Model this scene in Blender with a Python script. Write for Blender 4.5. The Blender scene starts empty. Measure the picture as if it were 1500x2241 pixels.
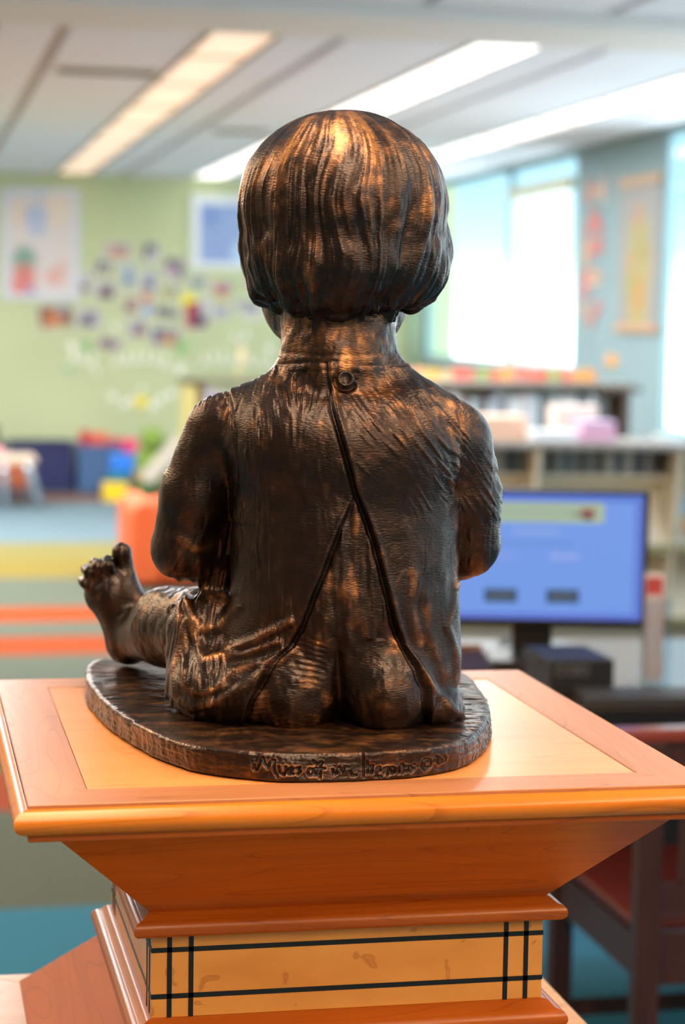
import bpy, bmesh, math, random
import numpy as np
from mathutils import Matrix, Vector
random.seed(5); RNG = np.random.RandomState(7)
SC = bpy.context.scene
# ------------------------------------------------------------------ camera
FPX = 4556.7; YAW, PITCH, ROLL = 0.20876, -0.09241, 0.01615
H = 1.12                                    # height of the pedestal's top
CAM = np.array([-0.38006, -1.90259, 0.38314 + H])
def cam_axes():
    f = np.array([math.sin(YAW)*math.cos(PITCH), math.cos(YAW)*math.cos(PITCH), math.sin(PITCH)])
    r = np.array([math.cos(YAW), -math.sin(YAW), 0.0]); u = np.cross(r, f)
    c, s = math.cos(ROLL), math.sin(ROLL)
    return c*r + s*u, -s*r + c*u, f
CR, CU, CF = cam_axes()
cd = bpy.data.cameras.new('camera'); cam = bpy.data.objects.new('camera', cd)
SC.collection.objects.link(cam); SC.camera = cam
m = Matrix.Identity(4)
for i in range(3):
    m[i][0], m[i][1], m[i][2], m[i][3] = CR[i], CU[i], -CF[i], CAM[i]
cam.matrix_world = m
cd.sensor_fit = 'VERTICAL'; cd.sensor_height = 24.0; cd.lens = FPX/2241*24.0
cd.clip_start = 0.05; cd.clip_end = 200
cd.dof.use_dof = True; cd.dof.focus_distance = 1.80; cd.dof.aperture_fstop = 3.2
# ------------------------------------------------------------------ colour management
SC.view_settings.view_transform = 'Standard'; SC.view_settings.look = 'None'
SC.view_settings.gamma = 1.0; SC.view_settings.use_curve_mapping = False
SC.view_settings.exposure = 0.8
SC.cycles.use_denoising = True
SC.cycles.max_bounces = 8; SC.cycles.diffuse_bounces = 4; SC.cycles.glossy_bounces = 4
SC.cycles.caustics_reflective = False; SC.cycles.caustics_refractive = False
SC.cycles.sample_clamp_indirect = 6.0
# ------------------------------------------------------------------ sky (hazy, near white at the horizon, blue higher up)
wd = bpy.data.worlds.new('sky'); SC.world = wd; wd.use_nodes = True
nt = wd.node_tree; nt.nodes.clear()
wo = nt.nodes.new('ShaderNodeOutputWorld'); bg = nt.nodes.new('ShaderNodeBackground')
tc = nt.nodes.new('ShaderNodeTexCoord'); sx = nt.nodes.new('ShaderNodeSeparateXYZ')
mr = nt.nodes.new('ShaderNodeMapRange'); cr = nt.nodes.new('ShaderNodeValToRGB')
mr.inputs['From Min'].default_value = -0.2; mr.inputs['From Max'].default_value = 0.8
nt.links.new(tc.outputs['Generated'], sx.inputs[0]); nt.links.new(sx.outputs['Z'], mr.inputs['Value'])
nt.links.new(mr.outputs[0], cr.inputs[0]); nt.links.new(cr.outputs[0], bg.inputs['Color'])
e = cr.color_ramp.elements
e[0].position = 0.0; e[0].color = (0.50, 0.53, 0.52, 1)
e[1].position = 1.0; e[1].color = (0.05, 0.12, 0.22, 1)
for p, c in ((0.195, (0.60, 0.64, 0.64, 1)), (0.213, (0.30, 0.34, 0.34, 1)), (0.235, (0.125, 0.168, 0.170, 1)), (0.262, (0.085, 0.140, 0.165, 1)), (0.45, (0.07, 0.14, 0.19, 1))):
    n = e.new(p); n.color = c
bg.inputs['Strength'].default_value = 5.0
nt.links.new(bg.outputs[0], wo.inputs['Surface'])
LAMP_W, NEAR_W = 15.5, 12.5                  # power of the ceiling lamps, watts per metre
# ------------------------------------------------------------------ helpers
def srgb(r, g, b):
    return tuple(((c/255)/12.92 if c/255 <= 0.04045 else ((c/255+0.055)/1.055)**2.4) for c in (r, g, b))
def ray(px, py): return CF + CR*((px-750)/FPX) - CU*((py-1120.5)/FPX)
def onZ(px, py, z): d = ray(px, py); return CAM + d*((z-CAM[2])/d[2])
def onY(px, py, y): d = ray(px, py); return CAM + d*((y-CAM[1])/d[1])
def onX(px, py, x): d = ray(px, py); return CAM + d*((x-CAM[0])/d[0])
MATS = {}
def mat(name, col, rough=0.6, metal=0.0, var=0.0, scale=8.0, stretch=(1,1,1), bump=0.0, bscale=60.0, coat=0.0, coatr=0.1, emis=None, es=0.0, spec=0.5, col2=None, sheen=0.0):
    if name in MATS: return MATS[name]
    m = bpy.data.materials.new(name); m.use_nodes = True; MATS[name] = m
    nt = m.node_tree; b = nt.nodes['Principled BSDF']
    b.inputs['Roughness'].default_value = rough; b.inputs['Metallic'].default_value = metal
    b.inputs['Base Color'].default_value = (*col, 1); b.inputs['Specular IOR Level'].default_value = spec
    b.inputs['Coat Weight'].default_value = coat; b.inputs['Coat Roughness'].default_value = coatr
    b.inputs['Sheen Weight'].default_value = sheen
    if var > 0 or bump > 0:
        t = nt.nodes.new('ShaderNodeTexCoord'); mp = nt.nodes.new('ShaderNodeMapping'); mp.inputs['Scale'].default_value = stretch
        nt.links.new(t.outputs['Object'], mp.inputs[0])
    if var > 0:
        n = nt.nodes.new('ShaderNodeTexNoise'); n.inputs['Scale'].default_value = scale; n.inputs['Detail'].default_value = 5
        nt.links.new(mp.outputs[0], n.inputs['Vector'])
        r = nt.nodes.new('ShaderNodeValToRGB'); r.color_ramp.elements[0].position = 0.3; r.color_ramp.elements[1].position = 0.7
        c2 = col2 or tuple(min(1, c*(1+var)) for c in col); c1 = col if col2 else tuple(c*(1-var) for c in col)
        r.color_ramp.elements[0].color = (*c1, 1); r.color_ramp.elements[1].color = (*c2, 1)
        nt.links.new(n.outputs['Fac'], r.inputs[0]); nt.links.new(r.outputs[0], b.inputs['Base Color'])
    if bump > 0:
        n = nt.nodes.new('ShaderNodeTexNoise'); n.inputs['Scale'].default_value = bscale; n.inputs['Detail'].default_value = 3
        bp = nt.nodes.new('ShaderNodeBump'); bp.inputs['Strength'].default_value = bump; bp.inputs['Distance'].default_value = 0.01
        nt.links.new(mp.outputs[0], n.inputs['Vector']); nt.links.new(n.outputs['Fac'], bp.inputs['Height']); nt.links.new(bp.outputs[0], b.inputs['Normal'])
    if emis:
        b.inputs['Emission Color'].default_value = (*emis, 1); b.inputs['Emission Strength'].default_value = es
    return m
def wloc(o):
    v = np.zeros(3)
    while o is not None: v += np.array(o.location); o = o.parent
    return v
def tag(o, label=None, cat=None, group=None, kind=None):
    for k, v in (('label', label), ('category', cat), ('group', group), ('kind', kind)):
        if v: o[k] = v
    return o
def obj(name, vf, m, parent=None, smooth=False, bevel=0.0, seg=2):
    """one mesh object from world-space verts/faces"""
    V, Fc = vf
    V = np.array(V, float)
    if parent is not None: V = V - wloc(parent)
    me = bpy.data.meshes.new(name); me.from_pydata(V.tolist(), [], [list(map(int, f)) for f in Fc]); me.update()
    o = bpy.data.objects.new(name, me); SC.collection.objects.link(o)
    bmm = bmesh.new(); bmm.from_mesh(me); bmesh.ops.recalc_face_normals(bmm, faces=bmm.faces[:]); bmm.to_mesh(me); bmm.free()
    if m: me.materials.append(m)
    if parent is not None: o.parent = parent
    if smooth:
        me.polygons.foreach_set('use_smooth', [True]*len(me.polygons))
    if bevel > 0:
        b = o.modifiers.new('bevel', 'BEVEL'); b.width = bevel; b.segments = seg; b.limit_method = 'ANGLE'
    return o
def empty(name, loc, label=None, cat=None, group=None):
    o = bpy.data.objects.new(name, None); o.location = loc; o.empty_display_size = 0.05; SC.collection.objects.link(o)
    return tag(o, label, cat, group)
def join(*parts):
    V, Fc = [], []
    for v, f in parts:
        n = len(V); V += [tuple(a) for a in v]; Fc += [[i+n for i in q] for q in f]
    return V, Fc
def box(x0, y0, z0, x1, y1, z1):
    V = [(x, y, z) for z in (z0, z1) for y in (y0, y1) for x in (x0, x1)]
    return V, [(0,2,3,1),(4,5,7,6),(0,1,5,4),(2,6,7,3),(0,4,6,2),(1,3,7,5)]
def prism(poly, axis, a0, a1):
    """extrude a 2D polygon (list of (u,v)) along axis x/y/z from a0 to a1"""
    n = len(poly)
    def P(u, v, a): return (a, u, v) if axis == 'x' else ((u, a, v) if axis == 'y' else (u, v, a))
    V = [P(u, v, a0) for u, v in poly] + [P(u, v, a1) for u, v in poly]
    F = [tuple(range(n))[::-1], tuple(range(n, 2*n))] + [(i, (i+1) % n, n+(i+1) % n, n+i) for i in range(n)]
    return V, F
def tube(pts, r, n=8, caps=True):
    pts = [np.array(p, float) for p in pts]; V, F = [], []
    rs = r if hasattr(r, '__len__') else [r]*len(pts)
    up = None
    for i, p in enumerate(pts):
        t = pts[min(i+1, len(pts)-1)] - pts[max(i-1, 0)]; t /= np.linalg.norm(t)+1e-12
        if up is None: up = np.array([0, 0, 1.]) if abs(t[2]) < 0.9 else np.array([1., 0, 0])
        s = np.cross(t, up); s /= np.linalg.norm(s); up2 = np.cross(s, t); up = up2
        for k in range(n):
            a = 2*math.pi*k/n; V.append(p + (s*math.cos(a) + up2*math.sin(a))*rs[i])
    for i in range(len(pts)-1):
        for k in range(n): F.append((i*n+k, i*n+(k+1) % n, (i+1)*n+(k+1) % n, (i+1)*n+k))
    if caps: F += [tuple(range(n))[::-1], tuple(range((len(pts)-1)*n, len(pts)*n))]
    return V, F
def rot(vf, ang, c):
    V, F = vf; V = np.array(V, float); c = np.array([c[0], c[1]]); ca, sa = math.cos(ang), math.sin(ang)
    xy = V[:, :2]-c; V[:, 0] = c[0]+xy[:, 0]*ca-xy[:, 1]*sa; V[:, 1] = c[1]+xy[:, 0]*sa+xy[:, 1]*ca
    return V, F
def sphere(c, r, n=16, m=10, sc=(1,1,1)):
    V, F = [], []
    for i in range(m+1):
        t = math.pi*i/m
        for k in range(n):
            a = 2*math.pi*k/n; V.append((c[0]+r*sc[0]*math.sin(t)*math.cos(a), c[1]+r*sc[1]*math.sin(t)*math.sin(a), c[2]+r*sc[2]*math.cos(t)))
    for i in range(m):
        for k in range(n): F.append((i*n+k, (i+1)*n+k, (i+1)*n+(k+1) % n, i*n+(k+1) % n))
    return V, F
# ------------------------------------------------------------------ room shell
def st(o): o['kind'] = 'structure'; return o
ZC, YW, XR, XL, YBK = 2.718, 16.56, 4.25, -3.6, -5.0
def carpet():
    m = bpy.data.materials.new('striped_carpet'); m.use_nodes = True; nt = m.node_tree; b = nt.nodes['Principled BSDF']
    t = nt.nodes.new('ShaderNodeTexCoord'); s = nt.nodes.new('ShaderNodeSeparateXYZ'); nt.links.new(t.outputs['Object'], s.inputs[0])
    mr_ = nt.nodes.new('ShaderNodeMapRange'); mr_.inputs['From Min'].default_value = 0; mr_.inputs['From Max'].default_value = 17
    nt.links.new(s.outputs['Y'], mr_.inputs['Value'])
    r = nt.nodes.new('ShaderNodeValToRGB'); r.color_ramp.interpolation = 'CONSTANT'; nt.links.new(mr_.outputs[0], r.inputs[0])
    G = srgb(118, 130, 112); bands = [(0, srgb(64, 160, 196)), (3.30, G), (4.32, srgb(205, 88, 34)), (4.87, srgb(150, 150, 80)), (5.15, G), (7.30, srgb(200, 84, 8)), (7.83, G), (8.30, srgb(200, 84, 8)), (8.80, G), (10.0, srgb(166, 148, 66)), (10.9, srgb(166, 158, 92)), (11.85, srgb(140, 168, 180)), (14.9, srgb(176, 120, 104)), (15.5, srgb(110, 128, 124))]
    e = r.color_ramp.elements; e[0].position = 0; e[0].color = (*bands[0][1], 1); e[1].position = bands[1][0]/17; e[1].color = (*bands[1][1], 1)
    for p, c in bands[2:]: n = e.new(p/17); n.color = (*c, 1)
    gt_ = nt.nodes.new('ShaderNodeMath'); gt_.operation = 'GREATER_THAN'; gt_.inputs[1].default_value = 2.05; nt.links.new(s.outputs['X'], gt_.inputs[0])
    gy_ = nt.nodes.new('ShaderNodeMath'); gy_.operation = 'GREATER_THAN'; gy_.inputs[1].default_value = 4.0; nt.links.new(s.outputs['Y'], gy_.inputs[0])
    ga_ = nt.nodes.new('ShaderNodeMath'); ga_.operation = 'MULTIPLY'; nt.links.new(gt_.outputs[0], ga_.inputs[0]); nt.links.new(gy_.outputs[0], ga_.inputs[1])
    rx_ = nt.nodes.new('ShaderNodeMix'); rx_.data_type = 'RGBA'; rx_.inputs['B'].default_value = (*srgb(178, 172, 156), 1); nt.links.new(ga_.outputs[0], rx_.inputs['Factor']); nt.links.new(r.outputs[0], rx_.inputs['A'])
    n = nt.nodes.new('ShaderNodeTexNoise'); n.inputs['Scale'].default_value = 60; n.inputs['Detail'].default_value = 4; nt.links.new(t.outputs['Object'], n.inputs['Vector'])
    r2 = nt.nodes.new('ShaderNodeValToRGB'); r2.color_ramp.elements[0].color = (.34, .34, .34, 1); r2.color_ramp.elements[1].color = (.56, .56, .56, 1); nt.links.new(n.outputs['Fac'], r2.inputs[0])
    mx = nt.nodes.new('ShaderNodeMix'); mx.data_type = 'RGBA'; mx.blend_type = 'MULTIPLY'; mx.inputs['Factor'].default_value = 1
    nt.links.new(rx_.outputs['Result'], mx.inputs['A']); nt.links.new(r2.outputs[0], mx.inputs['B']); nt.links.new(mx.outputs['Result'], b.inputs['Base Color'])
    b.inputs['Roughness'].default_value = .95; b.inputs['Specular IOR Level'].default_value = .2
    return m
st(obj('floor', box(XL, YBK, -.1, XR, YW, 0), carpet()))
green = mat('green_wall_paint', srgb(192, 202, 158), .8, var=.04, scale=1.5)
bluep = mat('grey_blue_wall_paint', srgb(132, 158, 166), .8, var=.04, scale=1.5)
greyg = mat('shaded_green_wall_paint', srgb(150, 170, 140), .8)
white = mat('white_paint', srgb(226, 226, 228), .7)
ceilm = mat('ceiling_tile', srgb(226, 234, 248), .9, var=.02, scale=30)
darkgap = mat('ceiling_slot_grey', srgb(196, 192, 190), .8)
wall_far = st(obj('wall_far', box(XL-.1, YW, 0, XR+.3, YW+.12, ZC+.3), green))
st(obj('wall_left', box(XL-.12, YBK, 0, XL, YW, ZC+.3), mat('warm_grey_wall_paint', srgb(176, 160, 140), .8)))
st(obj('wall_back', box(XL-.1, YBK-.12, 0, XR+.3, YBK, ZC+.3), mat('tan_wall_paint', srgb(186, 160, 130), .8)))
# window wall: piers, sills and heads around the openings
WINS = [(13.86, 16.42), (12.18, 13.78), (8.1, 10.42), (5.4, 7.7), (2.6, 4.9), (-.2, 2.1), (-3.6, -.8)]
SILL, HEAD = 1.16, 2.69
wr = st(obj('wall_right', join(*(
    [box(XR, a, 0, XR+.05, b, ZC+.3) for a, b in ((16.42, YW), (13.78, 13.86), (10.42, 12.18), (7.7, 8.1), (4.9, 5.4), (2.1, 2.6), (-.8, -.2), (YBK, -3.6))] +
    [box(XR, a, HEAD, XR+.05, b, ZC+.3) for a, b in WINS] + [box(XR, a, 0, XR+.05, b, SILL if a > 11 else .82) for a, b in WINS])), bluep))
glass = bpy.data.materials.new('window_glass'); glass.use_nodes = True
g_nt = glass.node_tree; g_nt.nodes.clear(); g_o = g_nt.nodes.new('ShaderNodeOutputMaterial'); g_m = g_nt.nodes.new('ShaderNodeMixShader'); g_t = g_nt.nodes.new('ShaderNodeBsdfTransparent'); g_g = g_nt.nodes.new('ShaderNodeBsdfGlossy')
g_t.inputs[0].default_value = (.94, .98, .99, 1); g_g.inputs['Roughness'].default_value = .02; g_m.inputs[0].default_value = .06
g_nt.links.new(g_t.outputs[0], g_m.inputs[1]); g_nt.links.new(g_g.outputs[0], g_m.inputs[2]); g_nt.links.new(g_m.outputs[0], g_o.inputs[0])
alu = mat('window_frame_white', srgb(222, 230, 230), .4)
for i, (a, b) in enumerate(WINS):
    z0 = SILL if a > 11 else .82
    w = st(empty('window_%d' % (i+1), (XR+.1, (a+b)/2, z0)))
    obj('window_pane', box(XR+.012, a+.03, z0+.03, XR+.018, b-.03, HEAD-.03), glass, w)
    obj('window_frame', join(box(XR+.002, a, z0, XR+.03, a+.04, HEAD), box(XR+.002, b-.04, z0, XR+.03, b, HEAD), box(XR+.002, a+.04, HEAD-.04, XR+.03, b-.04, HEAD), box(XR+.002, a+.04, z0, XR+.03, b-.04, z0+.04)), mat('window_frame_pale_blue', srgb(150, 196, 210), .5), w)
    obj('window_sill', box(XR-.03, a-.03, z0-.03, XR, b+.03, z0-.001), alu, w)
# translucent roller blind in the second window
bl = empty('roller_blind', (XR-.02, 12.98, 2.45), 'white roller blind with beige header box, drawn down in the tall window behind the shelves', 'blind')
blm = bpy.data.materials.new('blind_cloth'); blm.use_nodes = True; bn = blm.node_tree; bn.nodes.clear(); bo_ = bn.nodes.new('ShaderNodeOutputMaterial'); bt = bn.nodes.new('ShaderNodeBsdfTranslucent'); bd = bn.nodes.new('ShaderNodeBsdfDiffuse'); bm_ = bn.nodes.new('ShaderNodeMixShader'); btr = bn.nodes.new('ShaderNodeBsdfTransparent'); bm2 = bn.nodes.new('ShaderNodeMixShader')
bt.inputs[0].default_value = (.95, .97, .97, 1); bd.inputs[0].default_value = (.9, .92, .92, 1); bm_.inputs[0].default_value = .25; bm2.inputs[0].default_value = .55
bn.links.new(bt.outputs[0], bm_.inputs[1]); bn.links.new(bd.outputs[0], bm_.inputs[2]); bn.links.new(bm_.outputs[0], bm2.inputs[1]); bn.links.new(btr.outputs[0], bm2.inputs[2]); bn.links.new(bm2.outputs[0], bo_.inputs[0])
obj('blind_cloth', box(XR-.020, 12.26, SILL+.02, XR-.017, 13.70, 2.44), blm, bl)
obj('header_box', box(XR-.055, 12.22, 2.44, XR-.001, 13.74, 2.53), mat('blind_header_beige', srgb(196, 200, 180), .6), bl, bevel=.005)
obj('bottom_bar', tube([(XR-.0185, 12.26, SILL+.02), (XR-.0185, 13.70, SILL+.02)], .012), alu, bl)
# corner pier by the window wall, the corner's shadow put into its grey-green
st(obj('trim_1', box(4.10, YW-.10, 0, XR, YW, ZC), greyg))
st(obj('baseboard_far', box(XL, YW-.02, 0, 4.10, YW, .10), mat('grey_baseboard', srgb(96, 100, 92), .7)))
# ceiling: plenum slab with tiles hung under it, dark slots between the tiles
ceiling = st(obj('ceiling', box(XL-.1, YBK-.1, ZC+.03, XR+.3, YW+.1, ZC+.13), darkgap))
SLOTS = [-3.3, -2.1, -.9, .3, 1.5, 2.7, 3.9]; LIGHTS = [-2.7, -1.5, -.15, 1.065, 2.235, 3.51]
def tile(x0, x1, y0, y1): return obj('ceiling_tile', box(x0, y0, ZC, x1, y1, ZC+.028), ceilm, ceiling)
xs = sorted([(s-.032, s+.032) for s in SLOTS]+[(l-.165, l+.165) for l in LIGHTS]); prev = XL
cols = []
for a, b in xs+[(XR, XR)]:
    if a-prev > .05: cols.append((prev, a))
    prev = b
yr = [6.75+1.2*i for i in range(9)]+[YW]
for a, b in cols:
    for y0, y1 in zip(yr[:-1], yr[1:]):
        if b > -.1: tile(a, b-.0, y0+.006, y1-.006)
    if b <= -.1: obj('ceiling_tile', box(a, 6.75, ZC, b, YW, ZC+.028), ceilm, ceiling)
ncols = [XL]+[-2.9+.75*i for i in range(10)]
for a, b in zip(ncols, ncols[1:]+[XR]):
    if b-a < .1: continue
    for y0, y1 in ((YBK, -1.0), (-1.0, 3.6), (3.6, 4.85), (4.85, 6.08)): obj('ceiling_tile', box(a+.03, y0+.006, ZC, b-.03, y1-.006, ZC+.028), ceilm, ceiling)
# dropped soffit across the room
st(obj('trim_2', box(XL, 6.10, 2.668, XR, 6.74, ZC+.03), mat('soffit_paint', srgb(226, 228, 230), .8)))
# long recessed lamps: housing, louvre bars and warm diffuser modules
def lamp_row(x, y0, y1, n, colr, es, wpm, label, ZC=ZC):
    t = empty('ceiling_light', (x, (y0+y1)/2, ZC), label, 'ceiling light', 'recessed strip lamps in the ceiling')
    dm = mat('lamp_diffuser_%.2f' % x, (.9, .88, .85), .5, emis=colr, es=es); hm = mat('lamp_housing_grey', srgb(150, 146, 140), .5)
    obj('housing', join(box(x-.165, y0, ZC-.006, x-.14, y1, ZC+.028), box(x+.14, y0, ZC-.006, x+.165, y1, ZC+.028)), hm, t)
    L = (y1-y0)/n
    for i in range(n):
        a = y0+L*i; obj('diffuser', box(x-.139, a+.023, ZC+.004, x+.139, a+L-.023, ZC+.022), dm, t)
        obj('cross_bar', box(x-.139, a-.022, ZC-.001, x+.139, a+.022, ZC+.022), mat('lamp_bar', srgb(186, 160, 130), .5), t)
    if wpm <= 0: return
    ld = bpy.data.lights.new('strip_lamp', 'AREA'); ld.shape = 'RECTANGLE'; ld.size = .27; yb2 = y1-2.5 if y1 > 14 else y1; ld.size_y = (yb2-y0); ld.energy = wpm*(yb2-y0); ld.color = colr
    lo = bpy.data.objects.new('strip_lamp', ld); SC.collection.objects.link(lo); lo.location = (0, (y0+yb2)/2-(y0+y1)/2, .003); lo.parent = t
WARM = (1.0, .66, .38); NEUT = (1.0, .96, .96)
lamp_row(1.065, 6.76, YW-.1, 8, (1.0, .66, .44), .42, 0, 'warm recessed strip lamp nearest the vent in the ceiling')
lamp_row(2.235, 6.76, YW-.1, 8, (1.0, .97, .95), 1.2, LAMP_W*.9, 'white recessed strip lamp running behind the statue head')
lamp_row(3.51, 6.76, YW-.1, 8, (1.0, .96, .90), 1.1, LAMP_W*.2, 'white recessed strip lamp closest to the windows')
lamp_row(3.55, 2.0, 5.9, 3, NEUT, 1.2, LAMP_W*.4, 'short strip lamp on the near side of the soffit, by the windows', ZC-.032)
lamp_row(-.15, 6.76, YW-.1, 8, NEUT, 1.2, LAMP_W*1.5, 'added white fill lamp beyond the frame, next to the warm one')  # unseen row added to brighten the green wall
lamp_row(-1.5, 6.76, YW-.1, 8, NEUT, 1.2, LAMP_W*1.5, 'added white fill lamp out of view, farthest from the windows')  # second unseen row, added for more light on the far left
for x in (-.15, 1.3):
    lamp_row(x, -4.6, .2, 4, WARM, 2.0, NEAR_W, 'warm strip lamp over the pedestal, %s' % ('to its side' if x < 0 else 'towards the windows'), ZC-.032)
lamp_row(-1.8, .2, 5.6, 4, WARM, 2.0, LAMP_W, 'warm strip lamp on the near side of the soffit, away from the windows', ZC-.032)
# ceiling vents
def vent(xc, y, w, label):
    t = empty('ceiling_vent', (xc, y, ZC), label, 'vent'); dk = mat('vent_dark', srgb(70, 66, 58), .7); fr_ = mat('vent_frame', srgb(168, 166, 150), .6)
    obj('vent_frame', join(box(xc-w/2, y-.09, ZC-.014, xc+w/2, y-.07, ZC-.0005), box(xc-w/2, y+.07, ZC-.014, xc+w/2, y+.09, ZC-.0005), box(xc-w/2, y-.07, ZC-.014, xc-w/2+.02, y+.07, ZC-.0005), box(xc+w/2-.02, y-.07, ZC-.014, xc+w/2, y+.07, ZC-.0005)), fr_, t)
    obj('backing', box(xc-w/2+.02, y-.07, ZC-.003, xc+w/2-.02, y+.07, ZC-.0005), dk, t)
    for i in range(4): obj('vent_slat', box(xc-w/2+.02, y-.06+.033*i, ZC-.011, xc+w/2-.02, y-.052+.033*i, ZC-.004), dk, t)
vent(.62, 8.66, .50, 'dark slotted air vent in the ceiling beside the warm strip lamp')
vent(1.78, 11.7, .36, 'small grey air vent in the ceiling beyond, near the statue head')
# ------------------------------------------------------------------ pedestal
def wood(name, c1, c2, axis, rough=0.32, fig=0.0, coat=0.12, scale=1.0):
    m = bpy.data.materials.new(name); m.use_nodes = True; nt = m.node_tree; b = nt.nodes['Principled BSDF']
    t = nt.nodes.new('ShaderNodeTexCoord'); mp = nt.nodes.new('ShaderNodeMapping'); nt.links.new(t.outputs['Object'], mp.inputs[0])
    s = {'x': (2.2, 26, 26), 'y': (26, 2.2, 26), 'z': (26, 26, 2.2)}[axis]
    mp.inputs['Scale'].default_value = tuple(v*scale for v in s)
    n = nt.nodes.new('ShaderNodeTexNoise'); n.inputs['Scale'].default_value = 1.6; n.inputs['Detail'].default_value = 6; n.inputs['Distortion'].default_value = 0.6
    nt.links.new(mp.outputs[0], n.inputs['Vector'])
    r = nt.nodes.new('ShaderNodeValToRGB'); r.color_ramp.elements[0].position = 0.32; r.color_ramp.elements[1].position = 0.68
    r.color_ramp.elements[0].color = (*c1, 1); r.color_ramp.elements[1].color = (*c2, 1)
    nt.links.new(n.outputs['Fac'], r.inputs[0])
    # thin darker growth lines
    w = nt.nodes.new('ShaderNodeTexNoise'); w.inputs['Scale'].default_value = 1.1; w.inputs['Detail'].default_value = 1.0; w.inputs['Distortion'].default_value = 0.25
    mp2 = nt.nodes.new('ShaderNodeMapping'); nt.links.new(t.outputs['Object'], mp2.inputs[0])
    s2 = {'x': (1.6, 14, 14), 'y': (14, 1.6, 14), 'z': (14, 14, 1.6)}[axis]; mp2.inputs['Scale'].default_value = s2
    nt.links.new(mp2.outputs[0], w.inputs['Vector'])
    mm = nt.nodes.new('ShaderNodeMath'); mm.operation = 'MULTIPLY'; mm.inputs[1].default_value = 14.0; nt.links.new(w.outputs['Fac'], mm.inputs[0])
    fr = nt.nodes.new('ShaderNodeMath'); fr.operation = 'FRACT'; nt.links.new(mm.outputs[0], fr.inputs[0])
    r2 = nt.nodes.new('ShaderNodeValToRGB'); r2.color_ramp.elements[0].position = 0.0; r2.color_ramp.elements[0].color = (0.66, 0.58, 0.52, 1)
    r2.color_ramp.elements[1].position = 0.12; r2.color_ramp.elements[1].color = (1, 1, 1, 1); nt.links.new(fr.outputs[0], r2.inputs[0])
    mx = nt.nodes.new('ShaderNodeMix'); mx.data_type = 'RGBA'; mx.blend_type = 'MULTIPLY'; mx.inputs['Factor'].default_value = 0.75
    nt.links.new(r.outputs[0], mx.inputs['A']); nt.links.new(r2.outputs[0], mx.inputs['B'])
    nt.links.new(mx.outputs['Result'], b.inputs['Base Color'])
    b.inputs['Roughness'].default_value = rough; b.inputs['Coat Weight'].default_value = coat; b.inputs['Coat Roughness'].default_value = 0.2; b.inputs['Specular IOR Level'].default_value = .4
    return m
CH1, CH2 = srgb(186, 84, 12), srgb(204, 100, 20)
cherry_x = wood('cherry_wood_x', CH1, CH2, 'x'); cherry_y = wood('cherry_wood_y', CH1, CH2, 'y')
rail_x = wood('rail_wood_x', srgb(168, 112, 74), srgb(184, 127, 87), 'x', rough=.38); rail_y = wood('rail_wood_y', srgb(168, 112, 74), srgb(184, 127, 87), 'y', rough=.38)
panel_m = wood('maple_panel_wood', srgb(222, 146, 84), srgb(232, 158, 94), 'x', rough=0.28)
edge_x = wood('edge_wood_x', srgb(198, 110, 24), srgb(212, 124, 34), 'x', rough=0.25); edge_y = wood('edge_wood_y', srgb(198, 110, 24), srgb(212, 124, 34), 'y', rough=0.25)
mould_x = wood('moulding_wood_x', srgb(158, 76, 14), srgb(176, 90, 22), 'x', rough=0.28); mould_y = wood('moulding_wood_y', srgb(158, 76, 14), srgb(176, 90, 22), 'y', rough=0.28)
pale_x = wood('pale_wood', srgb(226, 170, 104), srgb(234, 182, 120), 'x')
inlay = mat('black_inlay', (0.006, 0.006, 0.008), 0.35)
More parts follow.
